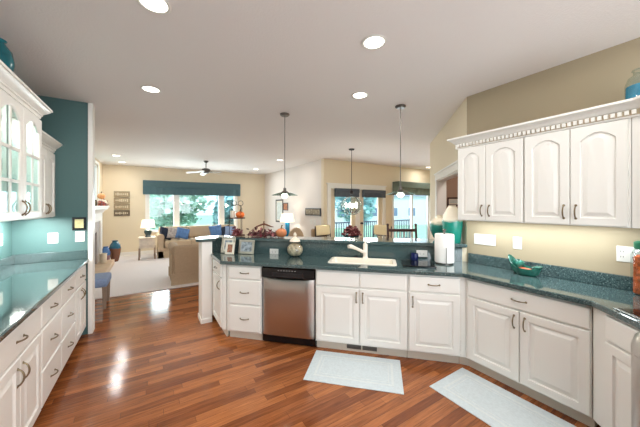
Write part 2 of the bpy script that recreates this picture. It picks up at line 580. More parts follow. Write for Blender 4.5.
# living room picture window: three lights
def window_frame(name, x0, x1, y, z0, z1, mull, depth=0.12, fr=0.05, face=-1, cas=0.0):
    mb = MB()
    ya, yb = y + 0.02, y + 0.08
    mb.box(x0, x1, ya, yb, z0, z0 + fr).box(x0, x1, ya, yb, z1 - fr, z1).box(x0, x0 + fr, ya, yb, z0, z1).box(x1 - fr, x1, ya, yb, z0, z1)
    for m0, m1 in mull:
        mb.box(m0, m1, y + 0.0, yb, z0, z1)
    if cas:
        mb.box(x0 - cas, x0, y - 0.02, y, z0 - cas, z1 + cas).box(x1, x1 + cas, y - 0.02, y, z0 - cas, z1 + cas)
        mb.box(x0, x1, y - 0.02, y, z1, z1 + cas).box(x0 - 0.02, x1 + 0.02, y - 0.05, y + 0.02, z0 - 0.03, z0)
    o = struct(mb.build(name, M['trim'], bevel=0.003))
    g = MB().box(x0 + fr * 0.5, x1 - fr * 0.5, y + 0.045, y + 0.051, z0 + fr * 0.5, z1 - fr * 0.5).build('window_pane', M['pane'], o)
    return o
window_frame('window_1', -0.06, 2.73, FY, 0.72, 2.05, [(0.67, 0.85), (2.12, 2.32)], cas=0.07)
window_frame('window_2', 6.50, 8.31, NY, 0.1, 2.2, [(7.38, 7.44)], cas=0.07)
# small high window beside the fireplace, set in the fireplace wall
mb = MB()
for a in (8.44, 8.93, 9.40):
    mb.box(-1.28, -1.22, a, a + 0.05, 1.68, 2.66)
mb.box(-1.28, -1.22, 8.44, 9.45, 1.68, 1.73).box(-1.28, -1.22, 8.44, 9.45, 2.61, 2.66).box(-1.2, -1.18, 8.37, 8.44, 1.62, 2.73).box(-1.2, -1.18, 9.45, 9.52, 1.62, 2.73).box(-1.2, -1.18, 8.44, 9.45, 2.66, 2.73).box(-1.2, -1.18, 8.44, 9.45, 1.62, 1.68)
o = struct(mb.build('window_3', M['trim']))
MB().box(-1.255, -1.25, 8.46, 9.43, 1.70, 2.64).build('window_pane', M['pane'], o)

# glazed patio doors of the nook
mb = MB()
mb.box(3.99, 4.10, NY - 0.025, NY, 0, 2.14).box(6.03, 6.14, NY - 0.025, NY, 0, 2.14).box(4.10, 6.03, NY - 0.025, NY, 2.03, 2.14).box(3.96, 6.17, NY - 0.04, NY, 2.14, 2.17).box(4.98, 5.13, NY, NY + 0.1, 0, 2.03)
struct(mb.build('trim_3', M['trim'], bevel=0.003))
for i, (x0, x1) in enumerate(((4.11, 4.98), (5.13, 6.02))):
    mb = MB()
    sl = 0.15
    mb.box(x0, x0 + sl, NY + 0.02, NY + 0.07, 0.01, 2.02).box(x1 - sl, x1, NY + 0.02, NY + 0.07, 0.01, 2.02).box(x0 + sl, x1 - sl, NY + 0.02, NY + 0.07, 0.01, 0.26).box(x0 + sl, x1 - sl, NY + 0.02, NY + 0.07, 1.86, 2.02)
    o = struct(mb.build('door_%d' % (i + 1), M['ivory'] if False else M['cream'], bevel=0.003))
    MB().box(x0 + sl, x1 - sl, NY + 0.04, NY + 0.046, 0.26, 1.86).build('door_pane', M['pane'], o)
    if i:
        k = MB()
        k.m = Matrix.Translation((x0 + 0.06, NY + 0.02, 1.05)) @ Matrix.Rotation(R(90), 4, 'X')
        k.lathe([(0.001, 0.07), (0.028, 0.065), (0.032, 0.05), (0.02, 0.03), (0.012, 0.02), (0.012, 0.008), (0.03, 0.006), (0.03, 0)][::-1], 16)
        k.build('door_knob', M['charcoal'], o)

# valances
def valance(label, x0, x1, y, z0, z1, m, d=0.1):
    t = thing('window_valance', label, 'valance', ((x0 + x1) / 2, y, z0))
    h = z1 - z0
    w2 = (x1 - x0) / 2
    MB().bbox(-w2, w2, -d, 0, h * 0.52, h, 0.01).build('cornice_board', m, t)
    n = int(w2 * 2 / 0.04)
    a = [(-w2 + 2 * w2 * i / n, -d * 0.86 + 0.008 * math.sin(i * 1.3)) for i in range(n + 1)]
    b = [(max(-w2 + 0.015, min(w2 - 0.015, x)), y2 + 0.02) for x, y2 in reversed(a)]
    mb = MB().prism(a + [(w2, 0), (w2 - 0.015, 0)] + b + [(-w2 + 0.015, 0), (-w2, 0)], 0, h * 0.52)
    mb.build('skirt', m, t)
valance('long slate-teal fabric valance over the sofa window', -0.19, 2.87, FY - 0.021, 1.92, 2.37, M['valance'], 0.12)
valance('charcoal shade valance over the patio door nearer the lettered sign', 4.20, 5.03, NY - 0.041, 1.80, 2.03, M['valance_dark'], 0.06)
valance('charcoal shade valance over the patio door with the knob', 5.17, 6.07, NY - 0.041, 1.80, 2.02, M['valance_dark'], 0.06)
valance('grey-green box valance over the breakfast nook window with the lawn view', 6.44, 8.34, NY - 0.021, 1.90, 2.31, M['valance_green'], 0.28)

# ------------------------------------------------------------------ cabinetry
def rect_loop(w, h, i, y, arch=0.0, n=10):
    x0, x1, z0, z1 = i, w - i, i, h - i
    pts = [(x0, y, z0), (x1, y, z0)]
    for k in range(n + 1):
        s = k / n
        q = 2 * s - 1
        if arch:
            dz = q * q if abs(q) < 0.93 else 0.865 + (abs(q) - 0.93) * 3.6
            z = z1 - arch * min(1.0, dz)
        else:
            z = z1
        pts.append((x1 + (x0 - x1) * s, y, z))
    return pts

def bow(mb, p, vertical, L=0.10, out=0.028):
    """a bow pull standing off a face at local y = p[1], centred on p"""
    pts = []
    for k in range(11):
        s = k / 10
        a = (s - 0.5) * L
        d = out * math.sin(PI * s) ** 0.6
        pts.append((p[0] + (0 if vertical else a), p[1] - d, p[2] + (a if vertical else 0)))
    rr = [0.006 if k in (0, 10) else 0.0042 + 0.0012 * math.sin(PI * k / 10) for k in range(11)]
    mb.tube(pts, rr, 8)
    for k in (0, 10):
        mb.ell(pts[k], 0.009, 0.006, 0.009, 10, 6)

def door(parent, x0, x1, z0, z1, handle=None, arch=0.0, hm='bronze', T=0.02, frame=0.058):
    w_, h_ = x1 - x0, z1 - z0
    f = min(frame, w_ * 0.24)
    ls = [rect_loop(w_, h_, 0, 0), rect_loop(w_, h_, 0, -T + 0.004), rect_loop(w_, h_, 0.004, -T),
          rect_loop(w_, h_, f, -T, arch), rect_loop(w_, h_, f + 0.004, -T + 0.013, arch), rect_loop(w_, h_, f + 0.013, -T + 0.013, arch),
          rect_loop(w_, h_, f + 0.042, -T + 0.001, arch)]
    mb = MB()
    mb.loops(ls)
    o = mb.build('door', M['cab'], parent, (x0, 0, z0), angle=20)
    if handle:
        k = MB()
        bow(k, (handle[0] - x0, -T, handle[1] - z0), True)
        k.build('handle', M[hm], o)
    return o

def drawer(parent, x0, x1, z0, z1, handle=True, hm='pewter', T=0.02):
    w_, h_ = x1 - x0, z1 - z0
    ls = [rect_loop(w_, h_, 0, 0, 0, 1), rect_loop(w_, h_, 0, -T + 0.007, 0, 1), rect_loop(w_, h_, 0.004, -T + 0.002, 0, 1), rect_loop(w_, h_, 0.009, -T, 0, 1)]
    o = MB().loops(ls).build('drawer', M['cab'], parent, (x0, 0, z0), angle=20)
    if handle:
        k = MB()
        bow(k, (w_ / 2, -T, h_ / 2), False)
        k.build('handle', M[hm], o)
    return o

def base(label, loc, rz, w_, depth, doors=(), drawers=(), group=None, toe='toe', hm='bronze', top=0.872, toe_in=0.06, name='base_cabinet', hollow=False):
    t = thing(name, label, 'cabinet', (loc[0], loc[1], 0), rz, group)
    if hollow:
        MB().box(0.001, w_ - 0.001, 0, 0.02, 0.10, top).box(0.001, 0.019, 0.02, depth, 0.10, top).box(w_ - 0.019, w_ - 0.001, 0.02, depth, 0.10, top).box(0.019, w_ - 0.019, 0.02, depth, 0.10, 0.12).build('carcass', M['cab'], t)
    else:
        MB().box(0.001, w_ - 0.001, 0, depth, 0.10, top).build('carcass', M['cab'], t)
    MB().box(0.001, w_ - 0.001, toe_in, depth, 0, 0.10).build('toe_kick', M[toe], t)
    for d in doors:
        door(t, *d, hm=hm)
    for d in drawers:
        drawer(t, *d, hm=hm)
    return t

# --- left run (faces +x): local x runs along +Y
LXF = -0.665
LD = 0.60
def lbase(label, y0, y1, doors, drawers):
    return base(label, (LXF, y0), R(90), y1 - y0, LD, doors, drawers, 'base cabinets along the teal wall', toe='toe_shade')
lbase('white base cabinet at the near end of the long run, beyond the frame', 1.0, 1.905, [(0.01, 0.45, 0.115, 0.665, (0.41, 0.58)), (0.455, 0.895, 0.115, 0.665, (0.495, 0.58))], [(0.01, 0.895, 0.68, 0.86)])
W = 0.75
lbase('white two-door base cabinet with paired bow handles, nearest on the teal-wall run', 1.905, 2.655, [(0.01, 0.372, 0.115, 0.665, (0.335, 0.56)), (0.378, 0.74, 0.115, 0.665, (0.415, 0.56))], [(0.01, 0.74, 0.68, 0.86)])
lbase('white three-drawer base cabinet beside the nearest two-door one', 2.655, 3.157, [], [(0.01, 0.495, 0.68, 0.86), (0.01, 0.495, 0.385, 0.665), (0.01, 0.495, 0.115, 0.37)])
lbase('white three-drawer base cabinet next to the stool-end cabinet', 3.157, 3.68, [], [(0.01, 0.515, 0.68, 0.86), (0.01, 0.515, 0.385, 0.665), (0.01, 0.515, 0.115, 0.37)])
lbase('white two-door base cabinet at the stool end of the teal-wall run', 3.68, 4.26, [(0.01, 0.285, 0.115, 0.665, (0.255, 0.57)), (0.29, 0.53, 0.115, 0.665, (0.32, 0.57))], [(0.01, 0.53, 0.68, 0.86)])
wt = thing('worktop', 'green speckled worktop along the teal wall', 'worktop', (0, 0, 0))
MB().bevprism([(-1.265, 1.0), (-0.62, 1.0), (-0.62, 4.249), (-0.64, 4.249), (-0.64, 4.265), (-1.265, 4.265)], 0.874, 0.914, 0.008).build('slab', M['stone'], wt)
MB().bbox(-1.266, -1.244, 1.0, 4.244, 0.9145, 1.02, 0.003).bbox(-1.266, -0.64, 4.246, 4.268, 0.9145, 1.02, 0.003).build('backsplash', M['stone'], wt)

# --- left wall cabinets
UXF = -0.94
def upper_body(t, w_, depth, z0, z1, open_front=False):
    mb = MB()
    if open_front:
        mb.box(0, w_, depth - 0.012, depth, z0, z1).box(0, 0.018, 0, depth, z0, z1).box(w_ - 0.018, w_, 0, depth, z0, z1).box(0, w_, 0, depth, z0, z0 + 0.02).box(0, w_, 0, depth, z1 - 0.02, z1).box(w_ / 2 - 0.02, w_ / 2 + 0.02, 0, 0.02, z0, z1)
    else:
        mb.box(0.001, w_ - 0.001, 0, depth, z0, z1)
    return mb.build('carcass', M['cab'], t)

TX = -0.865
t = thing('wall_cabinet', 'tall white wall cabinet with arched glass doors', 'cabinet', (TX, 2.18, 0), R(90))
w_ = 1.31
upper_body(t, w_, 0.40, 1.44, 2.355, True)
for z in (1.76, 2.06):
    MB().box(0.018, w_ - 0.018, 0.04, 0.385, z, z + 0.008).build('shelf', M['clear'], t)
def glass_door(t, x0, x1, z0, z1, hx):
    w2, h2, f, T = x1 - x0, z1 - z0, 0.062, 0.02
    mb = MB()
    a = 0.07
    mb.loops([rect_loop(w2, h2, f, 0, a), rect_loop(w2, h2, 0, 0), rect_loop(w2, h2, 0, -T + 0.004), rect_loop(w2, h2, 0.004, -T), rect_loop(w2, h2, f - 0.008, -T, a), rect_loop(w2, h2, f, -T + 0.006, a), rect_loop(w2, h2, f, 0, a)], False, False)
    mb.box(w2 / 2 - 0.011, w2 / 2 + 0.011, -0.016, -0.004, f, h2 - f)
    for z in (0.28, 0.55):
        mb.box(f - 0.005, w2 - f + 0.005, -0.016, -0.004, h2 * z + 0.03, h2 * z + 0.052)
    o = mb.build('door', M['cab'], t, (x0, 0, z0), angle=25)
    MB().box(f - 0.006, w2 - f + 0.006, -0.009, -0.005, f - 0.006, h2 - f + 0.004).build('pane', M['cabglass'], o)
    k = MB()
    bow(k, (hx - x0, -T, 0.09), True, 0.11)
    k.build('handle', M['bronze'], o)
glass_door(t, 0.01, 0.434, 1.445, 2.335, 0.05)
glass_door(t, 0.445, 0.872, 1.445, 2.335, 0.843)
glass_door(t, 0.878, 1.30, 1.445, 2.335, 0.908)
t = thing('wall_cabinet', 'low solid white wall cabinet tucked against the teal wall', 'cabinet', (UXF, 3.494, 0), R(90))
upper_body(t, 0.773, 0.325, 1.425, 2.16)
door(t, 0.02, 0.448, 1.43, 2.14, (0.42, 1.52), 0.05, frame=0.055)
door(t, 0.453, 0.745, 1.43, 2.14, (0.48, 1.52), 0.05, frame=0.055)

CROWN = [(0, 0), (0.008, 0.0), (0.012, 0.022), (0.02, 0.028), (0.02, 0.04), (0.045, 0.062), (0.062, 0.078), (0.066, 0.086), (0.075, 0.09), (0.075, 0.108), (0, 0.108)]
def crown(label, path, z):
    mb = MB().sweep([(d, z + h) for d, h in CROWN], path)
    return tag(mb.build('crown_molding', M['cab'], angle=30), label, 'molding')
crown('white stepped crown molding on top of the tall glass-door cabinet', [(TX, 2.18), (TX, 3.49), (-1.265, 3.49)], 2.3555)
crown('white crown molding on the low cabinet by the teal wall', [(UXF, 3.568), (UXF, 4.267)], 2.1605)
# things behind the glass
for i, (y, z, r_, h_, m) in enumerate(((2.78, 1.461, 0.045, 0.2, 'lampblue'), (2.95, 1.461, 0.04, 0.16, 'bluegrey'), (3.15, 1.461, 0.045, 0.22, 'lampblue'), (3.33, 1.461, 0.045, 0.15, 'bluegrey'))):
    t = MB().lathe([(r_ * 0.6, 0), (r_, h_ * 0.25), (r_ * 0.9, h_ * 0.7), (r_ * 0.6, h_ * 0.85), (r_ * 0.75, h_), (r_ * 0.6, h_), (r_ * 0.45, h_ * 0.85), (r_ * 0.7, h_ * 0.1), (0, h_ * 0.08)], 18).build('pitcher', M[m], None, (-1.06, y, z))
    tag(t, ['tall blue pitcher behind the nearer glass door', 'short grey-blue pitcher behind the nearer glass door', 'tall blue pitcher behind the far glass door', 'short grey-blue pitcher behind the far glass door'][i], 'pitcher')
for i, (y, z) in enumerate([(2.75, 1.7685), (2.85, 1.7685), (2.95, 1.7685), (3.16, 1.7685), (3.26, 1.7685), (3.36, 1.7685), (2.8, 2.0685), (2.93, 2.0685), (3.18, 2.0685), (3.32, 2.0685)]):
    t = MB().lathe([(0.03, 0), (0.03, 0.004), (0.005, 0.012), (0.005, 0.07), (0.03, 0.1), (0.036, 0.14), (0.032, 0.17), (0.030, 0.17), (0.033, 0.14), (0.026, 0.1), (0, 0.078)], 16).build('stem_glass', M['clear'], None, (-1.04, y, z))
    tag(t, 'clear stem glass on a glass shelf inside the glass-door cabinet', 'glass', 'stem glasses inside the glass-door cabinet')
lamp('glass_cabinet_light', 'AREA', (-1.06, 2.9, 2.33), 16, (1, 0.95, 0.86), 0.9, 0.06, rot=(0, 0, R(90)))
o = MB().lathe([(0.05, 0), (0.08, 0.04), (0.092, 0.12), (0.08, 0.2), (0.05, 0.245), (0.045, 0.26), (0.055, 0.275), (0.04, 0.27), (0.035, 0.24), (0, 0.22)], 28).build('vase', M['teal_glaze'], None, (-0.93, 2.86, 2.464))
tag(o, 'teal glazed vase on top of the tall glass-door cabinet', 'vase')

# --- peninsula: local x runs along (1,-1)
PS = 4.005          # x + y of the peninsula cabinet boxes' front plane
def pbase(label, t0, t1, doors, drawers, **k):
    p = pen(PS, t0)
    return base(label, p, R(-45), t1 - t0, 0.545, doors, drawers, None, **k)
pbase('white three-drawer base cabinet between the angled end cabinet and the dishwasher', -1.755, -1.322, [], [(0.035, 0.425, 0.715, 0.855), (0.035, 0.425, 0.425, 0.70), (0.035, 0.425, 0.115, 0.41)])
# angled end cabinet faces -x
t = thing('base_cabinet', 'narrow white end cabinet turned towards the living room, beside the pillar', 'cabinet', (0.725, 3.83, 0), R(-90))
def toloc(p):   # world plan point -> local of that cabinet
    return (3.83 - p[1], p[0] - 0.725)
poly = [toloc(p) for p in ((0.725, 3.83), (0.725, 3.30), (0.7575, 3.2675), (1.13, 3.64), (0.96, 3.83))]
MB().prism(poly, 0.10, 0.872).build('carcass', M['cab'], t)
MB().prism([toloc(p) for p in ((0.77, 3.83), (0.77, 3.315), (0.78, 3.30), (1.11, 3.64), (0.96, 3.82))], 0, 0.10).build('toe_kick', M['toe'], t)
door(t, 0.02, 0.50, 0.115, 0.69, (0.44, 0.60))
drawer(t, 0.02, 0.50, 0.705, 0.855, True)
# sink base
pbase('white sink base cabinet with two doors under the sink', -0.693, 0.256, [(0.012, 0.468, 0.115, 0.69, (0.44, 0.60)), (0.476, 0.937, 0.115, 0.69, (0.506, 0.60))],
      [(0.012, 0.468, 0.705, 0.855, False), (0.476, 0.937, 0.705, 0.855, False)], hollow=True)
pbase('white one-door base cabinet between the sink base and the inside corner', 0.258, 0.745, [(0.012, 0.472, 0.115, 0.69, (0.045, 0.60))], [(0.012, 0.472, 0.705, 0.855)])
# toe-kick vents
for k in (0, 1):
    p = pen(PS + 0.0, -0.36 + 0.165 * k)
    o = MB().box(0, 0.15, 0.052, 0.0595, 0.028, 0.072)
    for j in range(9):
        o.box(0.008 + j * 0.0155, 0.014 + j * 0.0155, 0.049, 0.053, 0.034, 0.066)
    o = o.build('floor_vent', M['pewter'], None, (p[0], p[1], 0), (0, 0, R(-45)))
    tag(o, ('dark toe-kick vent under the sink base, nearer the dishwasher', 'dark toe-kick vent under the sink base, nearer the corner')[k], 'vent')

# dishwasher
p = pen(PS - 0.005, -1.318)
t = thing('dishwasher', 'stainless steel dishwasher with a black control panel', 'dishwasher', (p[0], p[1], 0), R(-45))
MB().box(0.0, 0.62, 0.03, 0.54, 0.02, 0.872).box(0.0, 0.62, 0.06, 0.3, 0.0, 0.10).build('body', M['black'], t)
ls = []
for z, bul in ((0.105, 0.012), (0.13, 0.02), (0.4, 0.034), (0.6, 0.034), (0.72, 0.03), (0.745, 0.022)):
    l = [(0.012, 0.03, z)] + [(0.012 + 0.596 * i / 12, 0.012 - bul * (1 - (2 * i / 12 - 1) ** 4) ** 0.5, z - 0.012 * (1 - (2 * i / 12 - 1) ** 2) * (1 if z > 0.7 else 0)) for i in range(13)] + [(0.608, 0.03, z)]
    ls.append(l)
MB().loops(ls).build('door', M['steel'], t)
pts = [(0.02, 0.0), (0.02, -0.012)]
mb = MB().bbox(0.008, 0.612, -0.018, 0.03, 0.752, 0.862, 0.006)
cp = mb.build('control_panel', M['black'], t)
MB().loops([[(0.13 + 0.36 * i / 10, -0.0185 - 0.006 * math.sin(PI * i / 10), 0.775 - 0.008 * math.sin(PI * i / 10)) for i in range(11)] + [(0.49 - 0.36 * i / 10, -0.0185 - 0.006 * math.sin(PI * i / 10), 0.812 + 0.004 * math.sin(PI * i / 10)) for i in range(11)],
            [(0.13 + 0.36 * i / 10, -0.012, 0.775) for i in range(11)] + [(0.49 - 0.36 * i / 10, -0.012, 0.812) for i in range(11)]]).build('handle', M['charcoal'], cp)
for i in range(7):
    MB().box(0.20 + i * 0.032, 0.216 + i * 0.032, -0.0205, -0.018, 0.832, 0.842).build('button', M['rim'], cp)

# --- right run (faces -x): local x runs along -Y
t = base('white wide two-door base cabinet under the plain wall', (2.555, 1.445), R(-90), 0.875, 0.50,
         [(0.03, 0.448, 0.115, 0.69, (0.415, 0.60)), (0.455, 0.868, 0.115, 0.69, (0.49, 0.60))], [(0.03, 0.868, 0.705, 0.855)])
MB().prism([(-0.031, -0.024), (-0.002, 0.0), (-0.002, 0.06), (-0.055, 0.02)], 0.10, 0.872).build('corner_filler', M['cab'], t)
MB().prism([(-0.073, 0.02), (0.0, 0.062), (0.0, 0.12), (-0.09, 0.06)], 0.0, 0.10).build('corner_toe_kick', M['toe'], t)
# diagonal cooktop cabinet: local x runs along (-1,-1)
t = base('white corner base cabinet under the cooktop, set at an angle', (2.5545, 0.5665), R(-135), 0.55, 0.55, [(0.13, 0.54, 0.115, 0.69, None)], [(0.13, 0.54, 0.705, 0.855, False)])
# L-shaped worktop
CS, CX = 3.945, 2.505
wt = thing('worktop', 'green speckled worktop with the sink, running round to the cooktop', 'worktop', (0, 0, 0))
A = (0.685, CS - 0.685)
B = (CX, CS - CX)
SX = 4.795
poly = [A, B, (CX, 0.56), (2.05, 0.105), (2.6, -0.445), (3.065, 0.0), (3.065, SX - 3.065), (0.735, SX - 0.735), (0.715, 4.05), (0.715, 3.827), (0.685, 3.827)]
# sink opening is cut as strips: slab pieces around the bowl, in one mesh
t0, t1, s0, s1 = -0.58, 0.15, 4.205, 4.66
mb = MB()
ring_o = poly
hole = [pen(s0, t0), pen(s0, t1), pen(s1, t1), pen(s1, t0)]
import bmesh
bm = bmesh.new()
def fill(z):
    vs = [bm.verts.new((x, y, z)) for x, y in ring_o]
    hs = [bm.verts.new((x, y, z)) for x, y in hole]
    es = [bm.edges.new((vs[i], vs[(i + 1) % len(vs)])) for i in range(len(vs))] + [bm.edges.new((hs[i], hs[(i + 1) % 4])) for i in range(4)]
    bmesh.ops.triangle_fill(bm, use_beauty=True, use_dissolve=False, edges=es)
    return vs, hs
va, ha = fill(0.874)
vb, hb = fill(0.914)
for a, b in ((va, vb), (ha, hb)):
    for i in range(len(a)):
        j = (i + 1) % len(a)
        bm.faces.new((a[i], a[j], b[j], b[i]))
bmesh.ops.recalc_face_normals(bm, faces=bm.faces)
me = bpy.data.meshes.new('slab')
bm.to_mesh(me)
bm.free()
me.materials.append(M['stone'])
o = bpy.data.objects.new('slab', me)
col.objects.link(o)
o.parent = wt
bv = o.modifiers.new('bevel', 'BEVEL')
bv.width = 0.007
bv.segments = 2
bv.limit_method = 'ANGLE'
bv.angle_limit = R(60)
mb = MB().bbox(3.043, 3.066, 0.0, 1.69, 0.9145, 1.02, 0.003)
a = pen(SX - 0.002, -2.33)
mb.m = Matrix.Translation((a[0], a[1], 0)) @ Matrix.Rotation(R(-45), 4, 'Z')
mb.box(0, 3.23, -0.022, 0, 0.9145, 1.077)
mb.build('backsplash', M['stone'], wt)
# half wall, pillar and raised bar
wall('wall_bar', pen(4.80, -2.36), pen(4.80, 1.215), 0, 1.077, M['cream'], thick=0.10)
struct(MB().box(0.575, 0.705, 3.83, 4.09, 0, 1.077).box(0.565, 0.705, 3.82, 4.10, 0, 0.06).build('wall_pillar', M['trim'], bevel=0.004))
poly = [pen(4.725, 0.945), (0.80, 3.925), (0.74, 3.80), (0.54, 3.80), (0.505, 3.85), (0.52, 4.02), (0.62, 4.13), (0.86, 4.17), pen(5.42, 0.93)]
bar = [(p[0], p[1]) for p in poly]
bar = list(reversed(bar))
o = MB().bevprism(bar, 1.078, 1.118, 0.008).build('raised_counter', M['stone'])
tag(o, 'raised green stone bar top behind the sink', 'counter')

# sink
p = pen((s0 + s1) / 2, (t0 + t1) / 2)
L2, D2 = (t1 - t0) / 2, (s1 - s0) / S2 / 2
t = thing('kitchen_sink', 'bisque drop-in kitchen sink in the peninsula worktop', 'sink', (p[0], p[1], 0.914), R(-45))
def rr(hx, hy, r_, z, n=5):
    out = []
    for cx, cy, a0 in ((hx - r_, hy - r_, 0), (-hx + r_, hy - r_, 90), (-hx + r_, -hy + r_, 180), (hx - r_, -hy + r_, 270)):
        for k in range(n + 1):
            a = R(a0 + 90 * k / n)
            out.append((cx + r_ * math.cos(a), cy + r_ * math.sin(a), z))
    return out
MB().loops([rr(L2 + 0.012, D2 + 0.012, 0.04, 0.0005), rr(L2 + 0.012, D2 + 0.012, 0.04, 0.006), rr(L2, D2, 0.035, 0.011), rr(L2 - 0.025, D2 - 0.02, 0.03, 0.009), rr(L2 - 0.03, D2 - 0.025, 0.03, -0.01), rr(L2 - 0.04, D2 - 0.035, 0.05, -0.17), rr(0.05, 0.05, 0.04, -0.18)], False, True).build('basin', M['sink'], t)
MB().lathe([(0.04, 0), (0.04, 0.004), (0.03, 0.004), (0.025, 0.001), (0, 0.001)], 18, (0, 0, -0.18)).build('drain', M['rim'], t)
# faucet
p = pen(4.685, -0.19)
t = thing('kitchen_faucet', 'biscuit pull-out kitchen faucet standing behind the sink', 'faucet', (p[0], p[1], 0.9145), R(-45))
MB().lathe([(0.04, 0), (0.04, 0.006), (0.03, 0.014), (0.027, 0.03), (0.027, 0.16), (0.024, 0.18), (0, 0.186)], 22).build('body', M['faucet'], t)
MB().tube([(0, -0.01, 0.07), (-0.04, -0.05, 0.095), (-0.10, -0.11, 0.135), (-0.155, -0.165, 0.165), (-0.18, -0.19, 0.166)], [0.021, 0.019, 0.018, 0.025, 0.022], 12).build('spout', M['faucet'], t)
MB().tube([(0, 0, 0.175), (-0.003, -0.004, 0.21), (-0.004, -0.002, 0.25)], [0.014, 0.011, 0.013], 10).build('lever', M['faucet'], t)
p = pen(4.70, -0.30)
tag(MB().lathe([(0.03, 0), (0.03, 0.012), (0.012, 0.018), (0.01, 0.03), (0, 0.032)], 18).build('sink_stopper', M['black'], None, (p[0], p[1], 0.9145)), 'small black sink stopper beside the faucet', 'stopper')

# --- wall cabinets on the plain wall
RUX = 2.77
def upper(label, y0, y1, doors):
    t = thing('wall_cabinet', label, 'cabinet', (RUX, y0, 0), R(-90))
    upper_body(t, y0 - y1, RX - RUX - 0.003, 1.40, 2.165)
    for d in doors:
        door(t, *d, frame=0.055)
    return t
upper('white two-door wall cabinet over the tall vase end of the plain wall', 1.645, 1.047, [(0.006, 0.282, 1.405, 2.145, (0.25, 1.505), 0.055), (0.286, 0.592, 1.405, 2.145, (0.318, 1.505), 0.055)])
upper('white two-door wall cabinet between the first pair and the cooktop corner', 1.045, 0.425, [(0.006, 0.303, 1.405, 2.145, (0.27, 1.505), 0.055), (0.309, 0.607, 1.405, 2.145, (0.341, 1.505), 0.055)])
t = thing('wall_cabinet', 'white corner wall cabinet over the cooktop, cut by the frame', 'cabinet', (RUX, 0.423, 0), R(-90))
MB().prism([(0, 0), (0.05, 0), (0.33, -0.28), (0.6, -0.0), (0.6, 0.296), (0, 0.296)], 1.40, 2.165).build('carcass', M['cab'], t)
DCROWN = [(0, 0), (0.014, 0.0), (0.018, 0.012), (0.018, 0.05), (0.03, 0.056), (0.036, 0.066), (0.052, 0.082), (0.066, 0.09), (0.078, 0.096), (0.078, 0.112), (0, 0.112)]
mb = MB()
path = [(RX - 0.004, 1.647), (RUX, 1.647), (RUX, 0.373), (RUX - 0.28, 0.093)]
mb.sweep([(d, 2.150 + h) for d, h in DCROWN], path)
cr = thing('crown_molding', 'long white crown molding with a dentil band above the plain-wall cabinets', 'molding', (0, 0, 0))
# the sweep's outward side is the path's right; walking from the diagonal wall to the corner keeps the room on the right
mb.build('molding', M['cab'], cr, angle=30)
mb = MB()
y = 1.64
while y > 0.40:
    mb.box(RUX - 0.036, RUX - 0.0195, y - 0.020, y, 2.168, 2.196)
    y -= 0.033
mb.build('dentil_band', M['cab'], cr)
MB().box(RUX - 0.0195, RUX - 0.0175, 0.375, 1.645, 2.163, 2.199).build('glazed_backing', M['glaze'], cr)
lamp('under_cabinet_light', 'AREA', (2.90, 1.05, 1.395), UNDER_W * 0.95, (0.9, 0.98, 1.0), 1.15, 0.08, rot=(0, 0, R(90)))
lamp('under_cabinet_light', 'AREA', (-1.06, 3.45, 1.419), UNDER_W * 0.8, (1, 0.98, 0.92), 1.55, 0.08, rot=(0, 0, R(90)))
lamp('under_cabinet_light', 'AREA', (-1.02, 3.95, 1.419), 15, (1, 0.98, 0.92), 0.3, 0.12)
for lbl, x, y, L in (('slim white under-cabinet lamp on the plain wall side', 2.90, 1.05, 1.15), ('slim white under-cabinet lamp below the glass-door cabinet', -1.06, 3.45, 1.55)):
    zz = 1.40 if x > 0 else 1.425
    tag(MB().box(x - 0.04, x + 0.04, y - L / 2, y + L / 2, zz - 0.0045, zz - 0.0005).build('under_cabinet_lamp', M['white']), lbl, 'lamp')
# glass jar with blue filling on the crown
t = thing('glass_jar', 'round glass jar half filled with blue, on top of the wall cabinets', 'jar', (2.88, 0.385, 2.2625))
MB().lathe([(0.0, 0.0), (0.07, 0), (0.085, 0.02), (0.085, 0.12), (0, 0.125)], 28).build('filling', M['cyan'], t)
MB().lathe([(0.072, 0.0), (0.088, 0.02), (0.09, 0.13), (0.075, 0.18), (0.05, 0.2), (0.05, 0.225), (0.058, 0.23), (0.055, 0.235), (0.045, 0.225)], 28).build('glass_body', M['clear'], t)
# cooktop and bin
p = (2.585, 0.425)
t = thing('cooktop', 'black glass cooktop with a steel rim set in the corner worktop', 'cooktop', (2.435, 0.452, 0.9145), R(-135))
MB().bbox(0, 0.72, 0, 0.5, 0, 0.006, 0.002).build('steel_rim', M['rim'], t)
MB().bbox(0.012, 0.708, 0.02, 0.49, 0.0062, 0.009, 0.001).build('glass_top', M['blackglass'], t)
t = thing('trash_can', 'tall brushed steel can standing in front of the cooktop cabinet', 'trash can', (1.987, 0.205, 0.0005))
MB().lathe([(0.095, 0), (0.10, 0.01), (0.10, 0.84), (0.10, 0.845), (0, 0.845)], 32).build('can_body', M['steel'], t)
MB().lathe([(0.101, 0.847), (0.102, 0.88), (0.09, 0.93), (0.06, 0.965), (0, 0.98)], 32).build('lid', M['steel'], t)

